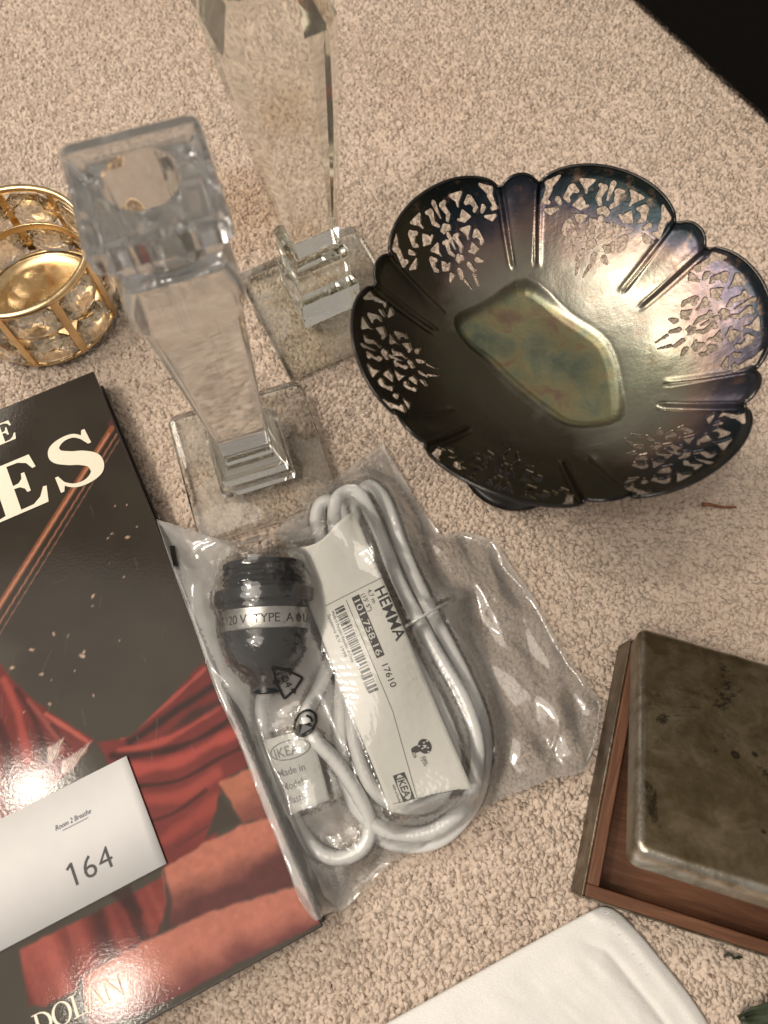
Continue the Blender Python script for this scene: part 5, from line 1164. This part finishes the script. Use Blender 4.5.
    # sharp creases where the film was folded and crushed
    def ridged(x, y, seed, o): return np.clip(1 - np.abs(2 * fbm(x, y, seed, o) - 1) * 3.6, 0, 1) ** 1.1
    wx = U_ + 0.05 * fbm(U_ * 5, V_ * 5, 61, 2); wy = V_ + 0.05 * fbm(U_ * 5, V_ * 5, 67, 2)
    free = np.clip((P[..., 2] - hat(P[..., 0], P[..., 1]) - 0.0012) / 0.005, 0, 1)
    # crumpled flap: straight sharp folds running in several directions
    fold = np.zeros(U_.shape); rf = np.random.default_rng(21)
    for q in range(5):
        an = R(22) + rf.normal(0, 0.30) if q < 4 else R(-50); lam = rf.uniform(0.016, 0.036)
        tq = (P[..., 0] * math.cos(an) + P[..., 1] * math.sin(an)) / lam + rf.random() + 0.55 * fbm(P[..., 0] * 14, P[..., 1] * 14, 100 + q, 1)
        fold += 0.0019 * (np.abs((tq % 1.0) * 2 - 1) - 0.3) * sstep(0.25, 0.65, fbm(P[..., 0] * 18 + q * 7, P[..., 1] * 18, 130 + q, 1))
    cre = 0.0016 * free * ridged(wx * 4 + wy * 2, wy * 6 - wx * 3, 71, 1) + 0.0007 * free * ridged(wx * 10, wy * 9, 73, 1) + sstep(0.60, 0.76, V_) * (np.clip(fold + 0.001, 0, 1) + 0.0006 * ridged(wx * 5 - wy * 2, wy * 13 + wx * 3, 83, 1))
    P[..., 2] += (cre - 0.0003) * np.clip(edge * 18, 0, 1)
    h = hat(P[..., 0], P[..., 1]) + 0.0007; P[..., 2] = np.maximum(P[..., 2], h)
    P[pin] = pinP[pin]
    film = film_mat('bag_film', 1.0, True)
    e = empty('plastic_bag', (0, 0, 0))
    o = mesh('front_film', P.reshape(-1, 3), grid_faces(n, m), film, e, True)
    gap = np.clip((P[..., 2] - hat(P[..., 0], P[..., 1]) - 0.001) / 0.010, 0, 1); rim = np.clip(1 - edge * 14, 0, 1) * fbm(U_ * 18, V_ * 18, 55, 3) * 1.5      # clings clear, stands off cloudy
    hz = 0.045 + 0.38 * gap ** 1.4 + 0.24 * rim + 0.16 * sstep(0.25, 0.0, V_) + 0.10 * sstep(0.60, 0.80, V_)
    ha = o.data.attributes.new('haze', 'FLOAT', 'POINT'); ha.data.foreach_set('value', hz.ravel().astype(np.float32))
    sb = o.modifiers.new('smooth', 'SUBSURF'); sb.levels = 1; sb.render_levels = 1
    # back film lies on the carpet and on the edge of the book
    B = flat[::2, ::2].copy(); bxv = (B[..., 0] - BOOK_O[0]) * c + (B[..., 1] - BOOK_O[1]) * s
    B[..., 2] = 0.0022 + 0.0006 * fbm(B[..., 0] * 160, B[..., 1] * 160, 41, 3) + (BOOK_T - 0.0010) * sstep(0.010, 0.0006, bxv)
    mesh('back_film', B.reshape(-1, 3), grid_faces(B.shape[0], B.shape[1]), film_mat('bag_film_back', 0.08), e, True)
    # welded seams along the edges of the pouch
    seam = film_mat('bag_seam', 0.22)
    for path in (P[:, 0], P[0, :]):
        q = path[::2]; V, F = tube(q + np.array([0, 0, 0.0003]), 0.00022, 6); mesh('seam', V, F, seam, e, True)
    # printing on the film
    Pf = P.reshape(-1, 3)
    def on_film(x, y):
        d = (Pf[:, 0] - x) ** 2 + (Pf[:, 1] - y) ** 2; k = np.argpartition(d, 6)[:6]; wgt = 1 / (d[k] + 1e-8); return np.array([x, y, (Pf[k, 2] * wgt).sum() / wgt.sum() + 0.0011])
    ink = plain('bag_ink', (0.008, 0.008, 0.008, 1), 0.4)
    def strip(pts, wd, name):
        pts = catmull(pts, 6); V = []
        for i in range(len(pts)):
            d = pts[min(i + 1, len(pts) - 1)] - pts[max(i - 1, 0)]; d = d[:2] / np.linalg.norm(d[:2]); nn = np.array([-d[1], d[0]]) * wd / 2
            for sg in (-1, 1): V.append(on_film(pts[i][0] + nn[0] * sg, pts[i][1] + nn[1] * sg))
        return V, grid_faces(len(pts), 2)
    mesh('edge_mark', *strip([(-0.10443, 0.11351, 0.02200), (-0.10297, 0.10841, 0.02200), (-0.10096, 0.10237, 0.02200)], 0.0021, 'm'), ink, e)
    # recycling triangle with 04
    cc = np.array((-0.04397, 0.04619, 0.02600))[:2]; ra = 0.0072; rot = R(-12); parts = []
    for k in range(3):
        a0 = R(90 + 180) + rot + k * 2 * math.pi / 3
        pa, pb, pc = [cc + ra * q * np.array([math.cos(a), math.sin(a)]) for q, a in ((0.62, a0 - R(62)), (1.0, a0), (0.62, a0 + R(50)))]
        p1 = pb + (pa - pb) * 0.22; p2 = pb + (pc - pb) * 0.22
        parts.append(strip([(*pa, 0), (*p1, 0), (*(pb * .7 + (p1 + p2) * .15), 0), (*p2, 0), (*(pc * 0.9 + pb * 0.1), 0)], 0.00105, 'm'))
        dd = (pc - pb) / np.linalg.norm(pc - pb); nn = np.array([-dd[1], dd[0]])
        parts.append(([on_film(*(pc + dd * 0.0016)), on_film(*(pc - dd * 0.0006 + nn * 0.0017)), on_film(*(pc - dd * 0.0006 - nn * 0.0017))], [(0, 1, 2)]))
    V, F = merge(parts); mesh('recycling_mark', V, F, ink, e)
    Vt, Ft = text_geo('04', 0.0046, 0.0, 0, 1.0); ca, sa = math.cos(R(-62)), math.sin(R(-62)); Vt = Vt - np.array([0.0024, 0.0016, 0])
    print_on('recycling_mark', Vt, Ft, lambda x, y: on_film(cc[0] + x * ca - y * sa, cc[1] + x * sa + y * ca), ink, e)
    # round two-arrow mark
    c2 = np.array((-0.03544, 0.02848, 0.02800))[:2]
    ell = lambda a, r: c2 + np.array([math.cos(R(60)) * r * 1.15 * math.cos(a) - math.sin(R(60)) * r * 0.85 * math.sin(a), math.sin(R(60)) * r * 1.15 * math.cos(a) + math.cos(R(60)) * r * 0.85 * math.sin(a)])
    parts = [strip([(*ell(a, 0.0052), 0) for a in np.linspace(0, 2 * math.pi, 26)], 0.0012, 'm')]
    parts.append(([on_film(*ell(a, r)) for a, r in ((R(150), 0.0050), (R(190), 0.0050), (R(230), 0.0050), (R(270), 0.0048), (R(300), 0.0024), (R(230), 0.0006), (R(140), 0.0012), (R(120), 0.0030))], [tuple(range(8))]))
    parts.append(strip([(*ell(R(-60), 0.0036), 0), (*ell(R(-20), 0.0030), 0), (*ell(R(30), 0.0030), 0)], 0.0011, 'm'))
    V, F = merge(parts); mesh('arrow_mark', V, F, ink, e)
    tag(e, 'crinkled clear plastic bag holding the white lamp cord and label', 'plastic bag')

def film_mat(name, milk, attr=False):
    t = MT(name); t.n.remove(t.b)
    tr = t.node('ShaderNodeBsdfTransparent'); tr.inputs[0].default_value = (0.995, 0.995, 0.99, 1)
    gl = t.node('ShaderNodeBsdfGlossy'); gl.inputs['Roughness'].default_value = 0.11; gl.inputs['Color'].default_value = (1, 1, 1, 1)
    df = t.node('ShaderNodeBsdfDiffuse'); df.inputs[0].default_value = (0.90, 0.89, 0.87, 1); tl = t.node('ShaderNodeBsdfTranslucent'); tl.inputs[0].default_value = (0.90, 0.89, 0.87, 1)
    mk = t.node('ShaderNodeMixShader'); mk.inputs[0].default_value = 0.5; t.l(df.outputs[0], mk.inputs[1]); t.l(tl.outputs[0], mk.inputs[2])
    bp = t.node('ShaderNodeBump'); bp.inputs['Distance'].default_value = 0.0004; bp.inputs['Strength'].default_value = 0.35; t.l(t.noise(t.coords(), 90, 2, 0.45, 0.8), bp.inputs['Height'])
    t.l(bp.outputs[0], gl.inputs['Normal'])
    fr = t.node('ShaderNodeFresnel'); fr.inputs['IOR'].default_value = 1.5; t.l(bp.outputs[0], fr.inputs['Normal'])
    a = t.node('ShaderNodeMixShader'); mf = t.math('ADD', t.math('MULTIPLY', t.noise(t.coords(), 70, 4), milk * 0.6), milk * 0.7)
    if attr:
        an = t.node('ShaderNodeAttribute', attribute_name='haze'); mf = t.math('MULTIPLY', mf, an.outputs['Fac'])
    t.l(mf, a.inputs[0]); t.l(tr.outputs[0], a.inputs[1]); t.l(mk.outputs[0], a.inputs[2])
    b = t.node('ShaderNodeMixShader'); t.l(t.math('MINIMUM', t.math('MULTIPLY', fr.outputs[0], 1.5), 0.9), b.inputs[0]); t.l(a.outputs[0], b.inputs[1]); t.l(gl.outputs[0], b.inputs[2]); t.l(b.outputs[0], t.out.inputs[0])
    return t.m
build_bag()
